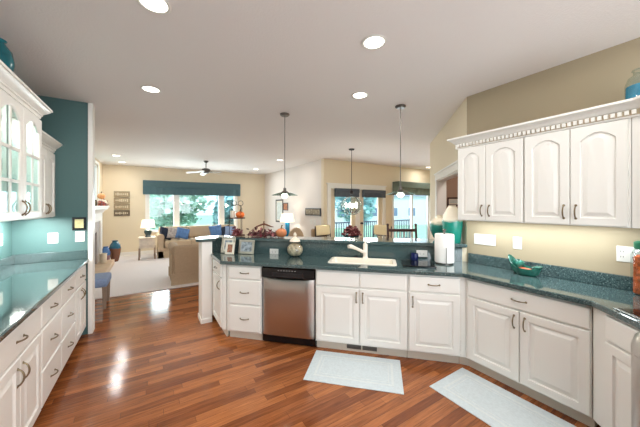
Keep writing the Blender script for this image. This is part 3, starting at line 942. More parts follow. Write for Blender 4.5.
# ------------------------------------------------------------------ switches and outlets
def plate(name, label, cat, loc, rz, w_, h_, kind, group=None, m='white'):
    t = thing(name, label, cat, loc, rz, group)
    MB().bbox(-w_ / 2, w_ / 2, -0.006, 0, -h_ / 2, h_ / 2, 0.002).build('cover_plate', M[m], t)
    if kind == 'outlet':
        for cx in ([0] if w_ < 0.1 else [-w_ / 4, w_ / 4]):
            for z in (-0.02, 0.02):
                f = MB().bbox(cx - 0.016, cx + 0.016, -0.008, -0.0055, z - 0.014, z + 0.014, 0.001).build('receptacle', M[m], t)
                MB().box(cx - 0.008, cx - 0.005, -0.0085, -0.0078, z - 0.006, z + 0.006).box(cx + 0.005, cx + 0.008, -0.0085, -0.0078, z - 0.006, z + 0.006).build('slot', M['charcoal'], f)
    elif kind == 'wide':
        for cx in (-0.02, 0.02):
            f = MB().bbox(cx - 0.014, cx + 0.014, -0.008, -0.0055, -0.016, 0.016, 0.001).build('receptacle', M[m], t)
            MB().box(cx - 0.006, cx + 0.006, -0.0085, -0.0078, -0.008, -0.005).box(cx - 0.006, cx + 0.006, -0.0085, -0.0078, 0.005, 0.008).build('slot', M['charcoal'], f)
    else:
        for i in range(kind):
            cx = (i - (kind - 1) / 2) * 0.046
            MB().bbox(cx - 0.005, cx + 0.005, -0.018, -0.0055, -0.010, 0.012, 0.001).build('toggle', M[m], t)
    return t
plate('switch_plate', 'wide white four-switch plate on the plain wall by the tall vase', 'switch', (RX, 1.525, 1.185), R(-90), 0.22, 0.115, 4)
plate('switch_plate', 'single white switch plate between the wide switch plate and the fish dish', 'switch', (RX, 1.217, 1.185), R(-90), 0.075, 0.12, 1)
plate('wall_outlet', 'white double outlet on the plain wall behind the pepper jar', 'outlet', (RX, 0.488, 1.182), R(-90), 0.12, 0.12, 'outlet')
plate('switch_plate', 'white switch plate on the teal wall under the low cabinet', 'switch', (-0.945, 4.27, 1.18), 0, 0.085, 0.12, 1)
plate('switch_plate', 'white switch plate on the teal wall beneath the small framed picture', 'switch', (-0.71, 4.27, 1.185), 0, 0.085, 0.125, 2)
plate('wall_outlet', 'white outlet under the tall glass-door cabinet, cut by the frame', 'outlet', (-1.27, 3.99, 1.21), R(90), 0.085, 0.12, 'outlet')
for s_, lbl in (((-1.39, 0.945), 'white outlet on the bar splash between photo frames and shell jar'), ((0.465, 0.985), 'white outlet on the bar splash beside the cobalt cup')):
    p = pen(4.793 - 0.022 * S2 - 0.001, s_[0])
    plate('wall_outlet', lbl, 'outlet', (p[0], p[1], s_[1] + 0.005 if s_[0] > 0 else s_[1] - 0.003), R(-45), 0.12, 0.08, 'wide')
for k in range(2):
    plate('switch_plate', ('white switch plate below the lettered sign, nearer the lamp', 'white switch plate below the lettered sign, nearer the nook')[k], 'switch', (3.88, 6.62 - k * 0.18, 1.10), R(-90), 0.12, 0.13, 2)

# ------------------------------------------------------------------ framed pictures
def frame(name, label, cat, loc, rot, w_, h_, b, fm, pm, matw=0.0, depth=0.02, tilt=0):
    t = thing(name, label, cat, loc)
    t.rotation_euler = rot
    mb = MB()
    mb.box(-w_ / 2, w_ / 2, -depth, -0.002, 0, b).box(-w_ / 2, w_ / 2, -depth, -0.002, h_ - b, h_).box(-w_ / 2, -w_ / 2 + b, -depth, -0.002, b, h_ - b).box(w_ / 2 - b, w_ / 2, -depth, -0.002, b, h_ - b)
    mb.build('frame_border', M[fm], t, bevel=0.002)
    if matw:
        MB().box(-w_ / 2 + b, w_ / 2 - b, -depth * 0.5, -0.002, b, h_ - b).build('mat_board', M['mat_board'], t)
    MB().box(-w_ / 2 + b + matw, w_ / 2 - b - matw, -depth * 0.5 - (0.001 if matw else 0), -0.003, b + matw, h_ - b - matw).build('picture', M[pm], t)
    return t
frame('picture_frame', 'small dark square frame with a sand-coloured print on the teal wall', 'picture', (-0.715, 4.268, 1.265), (0, 0, 0), 0.125, 0.15, 0.022, 'black', 'sand')
frame('picture_frame', 'small dark framed picture on the taupe hall wall', 'picture', (5.051, 3.093, 1.55), (0, 0, R(-45)), 0.24, 0.17, 0.03, 'darkwood', 'pic', 0.025)
frame('picture_frame', 'tall narrow framed print on the side wall behind the pendant', 'picture', (3.878, 8.84, 0.98), (0, 0, R(-90)), 0.62, 0.80, 0.045, 'charcoal', 'pic', 0.06)
frame('picture_frame', 'small warm painting beside the tall narrow print', 'picture', (3.878, 8.32, 1.40), (0, 0, R(-90)), 0.36, 0.26, 0.03, 'darkwood', 'pic_warm')
# lettered sign
t = thing('wall_sign', 'dark rectangular sign with pale lettering on the side wall', 'sign', (3.878, 6.52, 1.28), R(-90))
MB().box(-0.41, 0.41, -0.025, 0, 0, 0.21).build('board', M['plaque_dark'], t)
mb = MB()
for sx in (-0.41, 0.39):
    mb.box(sx, sx + 0.02, -0.03, 0, 0, 0.21)
mb.box(-0.41, 0.41, -0.03, 0, 0, 0.018).box(-0.41, 0.41, -0.03, 0, 0.192, 0.21)
mb.build('border', M['charcoal'], t)
for i in range(6):
    x = -0.34 + i * 0.125
    g = MB().box(x, x + 0.018, -0.029, -0.025, 0.045, 0.165).box(x + 0.06, x + 0.078, -0.029, -0.025, 0.045, 0.165)
    g.box(x, x + 0.078, -0.029, -0.025, (0.045, 0.095, 0.148)[i % 3], (0.063, 0.113, 0.166)[i % 3])
    g.build('letter', M['letter'], t)
# four-board plaque on the far wall
t = thing('wall_plaque', 'stacked four-board driftwood plaque on the cream wall', 'plaque', (-0.73, FY - 0.002, 1.24))
for i in range(4):
    z = i * 0.195
    b = MB().bbox(-0.2, 0.2, -0.025, 0, z, z + 0.18, 0.003).build('board', M['plaque_dark'] if i == 0 else M['plaque'], t)
    g = MB()
    for j in range(7):
        hh = random.uniform(0.03, 0.09)
        g.box(-0.16 + j * 0.047, -0.13 + j * 0.047, -0.028, -0.025, z + 0.09 - hh / 2, z + 0.09 + hh / 2)
    g.build('lettering', M['letter'], b)

# ------------------------------------------------------------------ counter things
def photo_frame(label, u, s_, w_, h_, fm, pm, b, matw=0.0, turn=0):
    p = pen(s_, u)
    t = frame('photo_frame', label, 'photo frame', (p[0], p[1], 0.9165), (R(-12), 0, R(-45 + turn)), w_, h_, b, fm, pm, matw, 0.016)
    MB().add([(-0.02, -0.002, h_ * 0.7), (0.02, -0.002, h_ * 0.7), (0.03, h_ * 0.30, h_ * -0.0 + 0.07 * h_), (-0.03, h_ * 0.30, 0.07 * h_), (-0.02, 0.002, h_ * 0.7), (0.02, 0.002, h_ * 0.7), (0.03, h_ * 0.3 + 0.004, 0.075 * h_), (-0.03, h_ * 0.3 + 0.004, 0.075 * h_)],
             [(0, 1, 2, 3), (4, 7, 6, 5), (0, 4, 5, 1), (1, 5, 6, 2), (2, 6, 7, 3), (3, 7, 4, 0)]).build('easel_back', M['black'], t)
    return t
photo_frame('silver photo frame standing behind the small white one on the worktop', -2.02, 4.63, 0.20, 0.215, 'silver', 'photo2', 0.025, 0.02)
photo_frame('small white photo frame with a warm sepia picture on the worktop', -1.935, 4.50, 0.125, 0.155, 'mat_board', 'photo', 0.026)
photo_frame('pale gold photo frame with a grey picture, next to the silver one', -1.745, 4.62, 0.22, 0.185, 'silver', 'photo2', 0.03)
# shell jar
p = pen(4.585, -1.06)
t = thing('glass_jar', 'glass jar of seashells with a pointed lid on the worktop', 'jar', (p[0], p[1], 0.9145))
MB().ell((0, 0, 0.088), 0.098, 0.098, 0.082, 26, 14, lambda a, b: 1 + 0.04 * math.sin(9 * a + 5 * b) * math.cos(7 * b)).build('shell_filling', M['shell'], t)
MB().lathe([(0.06, 0), (0.09, 0.02), (0.108, 0.07), (0.105, 0.11), (0.08, 0.16), (0.062, 0.178), (0.066, 0.19)], 28).build('glass_body', M['clear'], t)
MB().lathe([(0.068, 0.191), (0.06, 0.21), (0.03, 0.235), (0.014, 0.25), (0.022, 0.27), (0.02, 0.285), (0.008, 0.3), (0, 0.31)], 24).build('lid', M['pumpkin_white'], t)
# board, cup, paper towel
p = pen(4.37, 0.385)
t = tag(MB().bbox(-0.165, 0.165, -0.145, 0.145, 0.0, 0.016, 0.004).build('cutting_board', M['blackglass'], None, (p[0], p[1], 0.9145), (0, 0, R(-45))), 'flat black glass cutting board beside the sink', 'cutting board')
for k, (dx, dy) in enumerate(((-0.14, -0.12), (0.14, -0.12), (0.14, 0.12), (-0.14, 0.12))):
    pass
p = pen(4.68, 0.375)
tag(MB().lathe([(0.03, 0), (0.04, 0.01), (0.046, 0.04), (0.042, 0.085), (0.038, 0.085), (0.04, 0.04), (0.03, 0.012), (0, 0.01)], 24).build('small_cup', M['cobalt'], None, (p[0], p[1], 0.9145)), 'small cobalt blue cup by the bar splash', 'cup')
p = (2.765, 1.802)
t = thing('paper_towel_holder', 'upright white paper towel roll on its holder in the corner', 'paper towel holder', (p[0], p[1], 0.9145))
MB().lathe([(0.09, 0), (0.09, 0.008), (0.02, 0.012), (0.008, 0.014), (0.008, 0.35), (0.014, 0.356), (0.016, 0.37), (0.008, 0.382), (0, 0.383)], 28).build('stand', M['pewter'], t)
MB().lathe([(0.03, 0.016), (0.097, 0.016), (0.099, 0.03), (0.099, 0.318), (0.095, 0.326), (0.03, 0.326), (0.03, 0.016)], 36, cap=False).build('paper_roll', M['paper'], t)
MB().tube([(-0.078, -0.075, 0.01), (-0.082, -0.078, 0.1), (-0.078, -0.075, 0.19)], 0.004, 6).build('tension_arm', M['pewter'], t)
# fish dish
t = thing('fish_dish', 'mottled green fish-shaped dish with an orange inside on the counter', 'dish', (2.945, 1.11, 0.9145), R(-98))
ls_o, ls = [], []
n = 24
prof = [(0.02, 0.25), (0.0, 0.6), (0.012, 0.8), (0.045, 0.95), (0.06, 1.0), (0.06, 0.94), (0.045, 0.85), (0.02, 0.6), (0.014, 0.2)]
for z, k in prof:
    l = []
    for i in range(n):
        a = 2 * PI * i / n
        lift = 1 + 1.5 * max(0, -math.cos(a)) ** 2.2 * (k > 0.7) + 0.45 * max(0, math.cos(a)) ** 6 * (k > 0.7)
        l.append((0.14 * k * math.cos(a), 0.078 * k * math.sin(a), z * lift * 1.1))
    ls.append(l)
MB().loops(ls).build('bowl', M['greendish'], t)
MB().ell((0.0, -0.0, 0.045), 0.07, 0.04, 0.018, 16, 8).build('inside_glaze', M['orangefish'], t)
MB().ell((-0.06, 0.01, 0.085), 0.045, 0.05, 0.042, 18, 12, lambda a, b: 1 + 0.12 * math.sin(4 * a)).build('fish_head', M['greendish'], t)
MB().ell((0.085, 0, 0.075), 0.034, 0.03, 0.018, 14, 8).ell((0.115, -0.02, 0.088), 0.022, 0.02, 0.012, 12, 8).ell((0.115, 0.02, 0.088), 0.022, 0.02, 0.012, 12, 8).build('tail_fin', M['greendish'], t)
# pepper jar
t = thing('glass_jar', 'tall jar of colourful peppers with a green lid by the cooktop', 'jar', (2.975, 0.402, 0.9145))
MB().bbox(-0.04, 0.04, -0.04, 0.04, 0.006, 0.285, 0.01).build('filling', M['peppers'], t)
MB().lathe([(0.05, 0), (0.056, 0.006), (0.06, 0.03), (0.06, 0.28), (0.05, 0.315), (0.036, 0.33)], 24).build('glass_body', M['clear'], t)
MB().lathe([(0.04, 0.327), (0.045, 0.335), (0.045, 0.375), (0.03, 0.385), (0, 0.386)], 24).build('lid', M['green_lid'], t)

# ------------------------------------------------------------------ bar things
BZ = 1.1185
def vase(label, loc, prof, m, n=30):
    return tag(MB().lathe(prof, n).build('vase', m, None, loc), label, 'vase')
vase('squat two-tone vase with white shoulder and teal body on the bar', (3.185, 2.135, BZ), [(0.06, 0), (0.085, 0.03), (0.122, 0.12), (0.13, 0.18), (0.115, 0.235), (0.07, 0.27), (0.05, 0.28), (0.05, 0.305), (0.06, 0.315), (0.045, 0.31), (0.04, 0.28), (0, 0.26)], ceramic2('teal_white_glaze', (236, 226, 206), (36, 122, 110), 0.20))
vase('tall tapering two-tone vase, teal below and white above, on the bar', (3.035, 1.875, BZ), [(0.08, 0), (0.09, 0.02), (0.105, 0.15), (0.115, 0.25), (0.10, 0.32), (0.055, 0.41), (0.04, 0.425), (0.042, 0.44), (0.03, 0.44), (0.03, 0.42), (0, 0.4)], ceramic2('teal_cream_glaze', (238, 228, 210), (20, 128, 112), 0.255))
def pumpkin_mb(r, h, ribs=9):
    return MB().ell((0, 0, h * 0.5), r, r, h * 0.5, 54, 14, lambda a, b: (1 - 0.09 * abs(math.sin(ribs * a / 2)) ** -0.0 * (0.5 - 0.5 * math.cos(ribs * a)) * math.cos(b)) * (1 - 0.12 * max(0, abs(math.sin(b)) - 0.75)))
def pumpkin(label, loc, r, h, m, stem=0.04, name='pumpkin'):
    t = thing(name, label, 'pumpkin', loc)
    pumpkin_mb(r, h).build('flesh', M[m], t)
    MB().tube([(0, 0, h * 0.9), (0.004, 0, h + stem * 0.5), (0.014, 0.004, h + stem)], [0.014, 0.009, 0.01], 8).build('stalk', M['stem'], t)
    return t
p = pen(4.93, -1.335)
pumpkin('dull orange pumpkin at the end of the leaf garland on the bar', (p[0], p[1], BZ), 0.075, 0.13, 'pumpkin_dull')
# tiered stand
p = pen(4.90, -1.985)
tx, ty = p
t = thing('tiered_stand', 'two-tier wire stand holding a pumpkin, on the bar', 'stand', (tx, ty, BZ))
for z, nm in ((0.012, 'lower_tray'), (0.255, 'upper_tray')):
    r_ = 0.105
    MB().lathe([(0, z), (r_, z), (r_ + 0.004, z + 0.012), (r_, z + 0.012), (r_ - 0.003, z + 0.005), (0, z + 0.005)], 28).build(nm, M['rust'], t)
mb = MB()
for a in (40, 160, 280):
    c, s_ = math.cos(R(a)) * 0.109, math.sin(R(a)) * 0.109
    mb.tube([(c, s_, 0), (c, s_, 0.40), (c * 0.7, s_ * 0.7, 0.44), (0, 0, 0.45)], 0.0035, 6)
mb.build('wire_posts', M['charcoal'], t)
mb = MB()
for k in (-1, 1):
    pts = [(k * (0.045 + 0.035 * math.cos(R(a))), 0, 0.47 + 0.035 * math.sin(R(a))) for a in range(0, 360, 24)]
    mb.tube(pts, 0.0035, 6, True)
mb.build('scroll_top', M['charcoal'], t)
pumpkin('bright orange pumpkin on the upper tier of the wire stand', (tx + 0.03, ty - 0.03, BZ + 0.2605), 0.062, 0.095, 'pumpkin')
tag(MB().lathe([(0.028, 0), (0.03, 0.004), (0.03, 0.10), (0.026, 0.104), (0.02, 0.098), (0, 0.098)], 20).build('pillar_candle', M['pumpkin_white'], None, (tx - 0.055, ty + 0.055, BZ + 0.2605)), 'white pillar candle on the upper tier of the wire stand', 'candle')
# leaf clusters
def leaves(name, m_list, spots, n, spread, size, label, cat):
    mbs = [MB() for _ in m_list]
    for k in range(n):
        c = random.choice(spots)
        q = Vector((random.gauss(0, spread[0]), random.gauss(0, spread[1]), abs(random.gauss(0, spread[2]))))
        s_ = size * random.uniform(0.6, 1.3)
        rot = Matrix.Rotation(random.uniform(0, 6.3), 4, 'Z') @ Matrix.Rotation(random.uniform(-1.2, 1.2), 4, 'X') @ Matrix.Rotation(random.uniform(-0.6, 0.6), 4, 'Y')
        mb = mbs[k % len(mbs)]
        zz = c[2] + q.z + 0.012
        mb.m = Matrix.Translation((c[0] + q.x, c[1] + q.y, zz)) @ rot
        h = 0.0012
        # folded pointed leaf with thickness
        lp = [(0, -1, 0), (0.45, -0.35, 0.12), (0.5, 0.15, 0.12), (0, 1.1, 0.05), (-0.5, 0.15, 0.12), (-0.45, -0.35, 0.12)]
        ls2 = [[(x * s_, y * s_, z * s_ + d) for x, y, z in lp] for d in (-h, h)]
        mb.loops(ls2)
        if k % 4 == 0:
            mb.m = Matrix.Translation((c[0] + q.x * 0.8, c[1] + q.y * 0.8, zz))
            mb.ell((0, 0, 0), s_ * 0.4, s_ * 0.4, s_ * 0.4, 8, 6)
    for mb in mbs:
        mb.v = [(x, y, max(z, spots[0][2] + 0.001)) for x, y, z in mb.v]
    t = thing(name, label, cat, (0, 0, 0))
    for mb, m, nm in zip(mbs, m_list, ('leaf_spray', 'berry_spray', 'dry_spray')):
        mb.build(nm, M[m], t)['kind'] = 'stuff'
    return t
sp = [pen(4.93 + random.uniform(-0.03, 0.08), -1.80 + 0.034 * i) + (BZ,) for i in range(12)]
leaves('leaf_garland', ['burgundy', 'rose', 'darkwood'], sp, 260, (0.02, 0.02, 0.035), 0.028, 'burgundy and rose leaf garland lying along the bar', 'garland')
lz = BZ + 0.0175
leaves('leaf_cluster', ['burgundy', 'rose'], [(tx + 0.04 * math.cos(a), ty + 0.04 * math.sin(a), lz) for a in range(6)], 80, (0.016, 0.016, 0.04), 0.028, 'burgundy leaf cluster filling the lower tier of the wire stand', 'leaves')
# twig ornament: a rusty three-armed perch
p = pen(5.08, -1.64)
t = thing('metal_ornament', 'rusty brown ornament with drooping arms behind the leaf garland', 'ornament', (p[0], p[1], BZ), R(-32))
MB().lathe([(0.035, 0), (0.035, 0.006), (0.007, 0.012), (0.006, 0.15), (0.02, 0.165), (0.018, 0.18), (0.008, 0.19), (0.01, 0.21), (0, 0.215)], 14).build('post', M['rust'], t)
for k in (-1, 1):
    MB().tube([(0, 0, 0.175), (k * 0.05, 0, 0.158), (k * 0.1, 0, 0.138), (k * 0.14, 0, 0.118 + (0.012 if k > 0 else 0))], [0.012, 0.011, 0.009, 0.004], 8).build('arm', M['rust'], t)

# ------------------------------------------------------------------ rugs
def rug(label, c, rz, L, D):
    t = thing('kitchen_rug', label, 'rug', (c[0], c[1], 0.0005), R(rz))
    MB().bbox(-L / 2, L / 2, -D / 2, D / 2, 0, 0.008, 0.003).build('rug_field', M['rug'], t)
    mb = MB()
    for i, k in ((0.075, 0.02), (0.115, 0.008)):
        a, b = L / 2 - i, D / 2 - i
        mb.box(-a, a, -b, -b + k, 0.008, 0.0095).box(-a, a, b - k, b, 0.008, 0.0095).box(-a, -a + k, -b + k, b - k, 0.008, 0.0095).box(a - k, a, -b + k, b - k, 0.008, 0.0095)
    mb.build('woven_border', M['rug_band'], t)
rug('pale blue woven rug on the floor in front of the sink', ((1.502 + 1.779) / 2 - 0.005, (2.465 + 1.51) / 2), -45, 0.86, 0.50)
rug('pale blue woven rug on the floor before the wide two-door cabinet', (2.275, 1.02), -90, 0.88, 0.50)

# ------------------------------------------------------------------ ceiling lights and pendants
def can(x, y, label, power=CAN_W, r=0.075):
    t = thing('recessed_light', label, 'ceiling light', (x, y, CEIL - 0.0005), 0, 'recessed ceiling lights')
    MB().lathe([(r, 0), (r + 0.02, 0), (r + 0.022, -0.004), (r + 0.012, -0.009), (r, -0.006), (r, 0)][::-1], 28, cap=False).build('trim_ring', M['white'], t)
    MB().lathe([(0, -0.004), (r, -0.004), (r, -0.001), (0, -0.001)], 28).build('lens', M['lens'], t)
    lamp('recessed_light_glow', 'AREA', (x, y, CEIL - 0.014), power, CAN_C, 0.13)
for x, y, l in ((0.021, 1.95, 'lit recessed ceiling light cut by the top of the frame'), (1.445, 1.522, 'largest lit recessed ceiling light, over the sink rug'), (2.0, 2.333, 'lit recessed ceiling light near the sink pendant'),
                (0.01, 3.403, 'lit recessed ceiling light nearest the teal wall'), (-0.712, 8.346, 'lit recessed ceiling light by the fireplace wall, nearer the kitchen'), (-0.673, 9.488, 'lit recessed ceiling light by the fireplace wall, nearer the sofa window'),
                (3.03, 8.871, 'lit recessed ceiling light by the side wall, nearer the sofa window'), (2.989, 6.788, 'lit recessed ceiling light by the side wall, nearer the bar'), (7.6, 5.5, 'lit recessed ceiling light in the breakfast nook')):
    can(x, y, l)
can(4.15, 1.85, 'added recessed ceiling light in the hall behind the cased opening', 14)  # unseen lamp added to brighten the hall
for x, y in ((0.3, -0.9), (1.9, -0.9), (1.0, 0.3), (2.2, 0.4)):  # extra lamps out of view, added to brighten the kitchen
    can(x, y, 'added unseen recessed ceiling light beyond the frame over the kitchen', 5 if x == 2.2 else CAN_W)

def pendant(x, y, label, zs=1.70):
    t = thing('pendant_lamp', label, 'pendant lamp', (x, y, CEIL - 0.0005))
    MB().lathe([(0, -0.03), (0.05, -0.028), (0.065, -0.012), (0.065, 0), (0, 0)], 28).build('canopy', M['pewter'], t)
    MB().tube([(0, 0, -0.025), (0, 0, zs - CEIL + 0.09)], 0.0055, 8).build('rod', M['pewter'], t)
    z = zs - CEIL
    MB().lathe([(0.01, 0.10), (0.02, 0.09), (0.022, 0.06), (0.04, 0.045), (0.058, 0.03), (0.06, 0.02), (0.02, 0.025), (0, 0.03)], 24, (0, 0, z)).build('socket', M['pewter'], t)
    MB().lathe([(0.05, 0.03), (0.10, 0.018), (0.175, -0.006), (0.178, -0.004), (0.10, 0.024), (0.05, 0.036), (0.05, 0.03)], 40, (0, 0, z), cap=False).build('glass_shade', M['tintglass'], t)
    MB().ell((0, 0, z - 0.005), 0.042, 0.042, 0.04, 18, 10).build('bulb', M['bulb'], t)
    lamp('pendant_glow', 'POINT', (x, y, zs - 0.005), 14, (1, 0.92, 0.82), 0.06)
M['tintglass'] = glass('pale_green_glass', (196, 214, 208), 0.22)
pendant(1.55, 3.36, 'glass-shaded pendant lamp over the bar, nearer the living room')
pendant(2.65, 2.32, 'glass-shaded pendant lamp over the bar, nearer the wall cabinets')
# globe chandelier
t = thing('chandelier', 'open globe chandelier with candle bulbs over the dining table', 'chandelier', (3.74, 4.64, CEIL - 0.0005))
MB().lathe([(0, -0.03), (0.055, -0.025), (0.065, 0), (0, 0)], 24).build('canopy', M['charcoal'], t)
MB().tube([(0, 0, -0.02), (0, 0, -1.40)], 0.006, 8).build('rod', M['charcoal'], t)
MB().lathe([(0, -0.90), (0.03, -0.92), (0.045, -0.95), (0.03, -0.99), (0, -1.0)], 16).build('hub', M['charcoal'], t)
GZ = -1.24
for i in range(4):
    a = R(45 * i)
    pts = [(0.235 * math.cos(q) * math.cos(a), 0.235 * math.cos(q) * math.sin(a), GZ + 0.205 * math.sin(q)) for q in [2 * PI * k / 40 for k in range(40)]]
    MB().tube(pts, 0.005, 6, True).build('globe_ring', M['pewter'], t)
MB().tube([(0.235 * math.cos(2 * PI * k / 40), 0.235 * math.sin(2 * PI * k / 40), GZ) for k in range(40)], 0.005, 6, True).build('globe_ring', M['pewter'], t)
MB().ell((0, 0, GZ), 0.228, 0.228, 0.198, 32, 18).build('globe_glass', M['cabglass'], t)
for i in range(5):
    a = 2 * PI * i / 5
    c, s_ = math.cos(a), math.sin(a)
    ar = MB().tube([(0, 0, GZ - 0.12), (0.06 * c, 0.06 * s_, GZ - 0.16), (0.12 * c, 0.12 * s_, GZ - 0.12), (0.13 * c, 0.13 * s_, GZ - 0.05)], 0.006, 6).build('candle_arm', M['charcoal'], t)
    MB().lathe([(0.0, 0), (0.012, 0), (0.012, 0.06), (0.018, 0.08), (0.012, 0.105), (0, 0.125)], 12, (0.13 * c, 0.13 * s_, GZ - 0.05)).build('candle_bulb', M['bulb'], ar)
lamp('chandelier_glow', 'POINT', (3.74, 4.64, CEIL + GZ), 22, (1, 0.9, 0.76), 0.1)
# ceiling fan
t = thing('ceiling_fan', 'white ceiling fan with a pewter motor over the living room', 'ceiling fan', (1.316, 8.03, CEIL - 0.0005))
MB().lathe([(0, -0.06), (0.03, -0.055), (0.065, -0.01), (0.065, 0), (0, 0)], 24).build('canopy', M['pewter'], t)
MB().tube([(0, 0, -0.05), (0, 0, -0.20)], 0.012, 10).build('downrod', M['pewter'], t)
MB().lathe([(0, -0.35), (0.05, -0.345), (0.10, -0.30), (0.115, -0.26), (0.10, -0.22), (0.03, -0.195), (0, -0.195)], 28).build('motor', M['pewter'], t)
for i in range(5):
    a = R(72 * i + 22)
    mb = MB()
    mb.m = Matrix.Rotation(a, 4, 'Z') @ Matrix.Translation((0, 0, -0.29)) @ Matrix.Rotation(R(6), 4, 'Y') @ Matrix.Rotation(R(14), 4, 'X')
    mb.prism([(0.16, -0.045), (0.44, -0.068), (0.50, -0.045), (0.51, 0), (0.50, 0.045), (0.44, 0.068), (0.16, 0.045)], -0.004, 0.004)
    b = mb.build('blade', M['white'], t)
    mb = MB()
    mb.m = Matrix.Rotation(a, 4, 'Z')
    mb.box(0.08, 0.2, -0.014, 0.014, -0.312, -0.300).build('blade_iron', M['pewter'], b)

# ------------------------------------------------------------------ living room
def cushion(label, loc, rot, w_, h_, d, m, name='throw_pillow'):
    n = 14
    ls = []
    mb = MB()
    def pt(u, v, s_):
        e = max(0.0, (1 - (abs(u)) ** 3) * (1 - (abs(v)) ** 3)) ** 0.5
        k = 1 - 0.06 * (1 - abs(u)) * 0 - 0.05 * (abs(u) * abs(v)) * 0
        pin = 1 - 0.07 * (1 - abs(v) ** 2) * abs(u) ** 6
        pin2 = 1 - 0.07 * (1 - abs(u) ** 2) * abs(v) ** 6
        return (u * w_ / 2 * pin, s_ * d / 2 * e, v * h_ / 2 * pin2)
    vs, fs = [], []
    for s_ in (-1, 1):
        o = len(vs)
        for j in range(n + 1):
            for i in range(n + 1):
                vs.append(pt(2 * i / n - 1, 2 * j / n - 1, s_))
        for j in range(n):
            for i in range(n):
                q = (o + j * (n + 1) + i, o + j * (n + 1) + i + 1, o + (j + 1) * (n + 1) + i + 1, o + (j + 1) * (n + 1) + i)
                fs.append(q if s_ < 0 else tuple(reversed(q)))
    mb.add(vs, fs)
    o = mb.build(name, M[m], None, loc, rot, angle=80)
    return tag(o, label, 'pillow')

def rolled(mb, x0, x1, y0, y1, z0, z1, r):
    """sofa arm: a block with a rolled top, running along y"""
    cx = (x0 + x1) / 2
    prof = [(x0, z0), (x1, z0), (x1, z1 - r)]
    for k in range(13):
        a = R(-30 + 240 * k / 12)
        prof.append((cx + r * math.cos(a), z1 - r * 0.55 + r * math.sin(a)))
    prof.append((x0, z1 - r))
    mb.loops([[(x, y0, z) for x, z in prof], [(x, y1, z) for x, z in prof]])
    return mb

def sofa(label, loc, rz, w_, d, m, back_h, seat_h, arm_h, name='sofa', seats=2):
    t = thing(name, label, 'sofa' if w_ > 1.3 else 'armchair', loc, rz)
    MB().bbox(-w_ / 2 + 0.05, w_ / 2 - 0.05, -d / 2 + 0.04, d / 2 - 0.02, 0.03, 0.30, 0.02).build('base_frame', M[m], t)
    n = 40
    # pleated skirt
    path = [(-w_ / 2 + 0.02, d / 2 - 0.0), (-w_ / 2 + 0.02, -d / 2 + 0.02), (w_ / 2 - 0.02, -d / 2 + 0.02), (w_ / 2 - 0.02, d / 2)]
    MB().box(-w_ / 2 + 0.015, w_ / 2 - 0.015, d / 2 - 0.035, d / 2 + 0.008, 0.0, 0.22).build('rear_skirt', M[m], t)
    MB().box(-w_ / 2 + 0.015, w_ / 2 - 0.015, -d / 2, -d / 2 + 0.04, 0, 0.2).build('front_skirt', M[m], t)
    aw = 0.2
    for s_ in (-1, 1):
        a = MB()
        x0 = -w_ / 2 if s_ < 0 else w_ / 2 - aw
        rolled(a, x0 + 0.03, x0 + aw - 0.03, -d / 2, d / 2 - 0.06, 0.0, arm_h, 0.095)
        a.build('arm', M[m], t)
    mb = MB()
    ls = []
    for z, y0, y1 in ((0.2, d / 2 - 0.2, d / 2), (back_h - 0.12, d / 2 - 0.17, d / 2), (back_h - 0.03, d / 2 - 0.15, d / 2 - 0.005), (back_h, d / 2 - 0.11, d / 2 - 0.04)):
        ls.append([(-w_ / 2 + 0.06, y0, z), (w_ / 2 - 0.06, y0, z), (w_ / 2 - 0.06, y1, z), (-w_ / 2 + 0.06, y1, z)])
    mb.loops(ls).build('backrest', M[m], t, bevel=0.02)
    sw = (w_ - 2 * aw) / seats
    for i in range(seats):
        x = -w_ / 2 + aw + i * sw
        MB().bbox(x + 0.004, x + sw - 0.004, -d / 2 - 0.01, d / 2 - 0.2, 0.30, seat_h, 0.03).build('seat_cushion', M[m], t, bevel=0.01)
        if back_h > 0.8:
            b = MB().bbox(x + 0.01, x + sw - 0.01, -0.07, 0.07, 0, back_h - seat_h + 0.02, 0.03)
            b.build('back_cushion', M[m], t, (0, d / 2 - 0.28, seat_h), (R(-8), 0, 0), bevel=0.02)
    return t
CZ = 0.0145
sofa('long beige rolled-arm sofa under the picture window', (1.42, 9.64, CZ), 0, 2.5, 0.92, 'sofa', 0.86, 0.50, 0.66, seats=3)
sofa('tan loveseat seen from behind at the carpet edge', (1.13, 6.38, CZ), R(180), 1.60, 0.92, 'sofa2', 0.76, 0.47, 0.70, name='loveseat')
cushion('dark navy patterned pillow against the sofa arm by the lamp', (0.40, 9.44, 0.72), (R(-20), R(18), R(20)), 0.38, 0.38, 0.14, 'navy')
cushion('grey and white patterned pillow between the navy and blue ones', (0.62, 9.40, 0.715), (R(-22), R(14), R(12)), 0.37, 0.37, 0.14, 'stripe')
cushion('blue pillow leaning nearest the sofa middle, lamp side', (0.86, 9.37, 0.70), (R(-24), R(16), R(4)), 0.38, 0.36, 0.15, 'blue')
cushion('blue pillow at the sofa end towards the bar', (1.86, 9.43, 0.72), (R(-20), R(-8), R(5)), 0.42, 0.40, 0.15, 'blue')
cushion('dark navy pillow beside the blue one at the bar end of the sofa', (2.14, 9.40, 0.70), (R(-20), R(-14), R(-10)), 0.34, 0.36, 0.14, 'navy')
cushion('small steel-blue pillow in the sofa corner near the wire stand', (2.28, 9.30, 0.70), (R(-20), 0, R(-20)), 0.36, 0.36, 0.13, 'bluegrey')
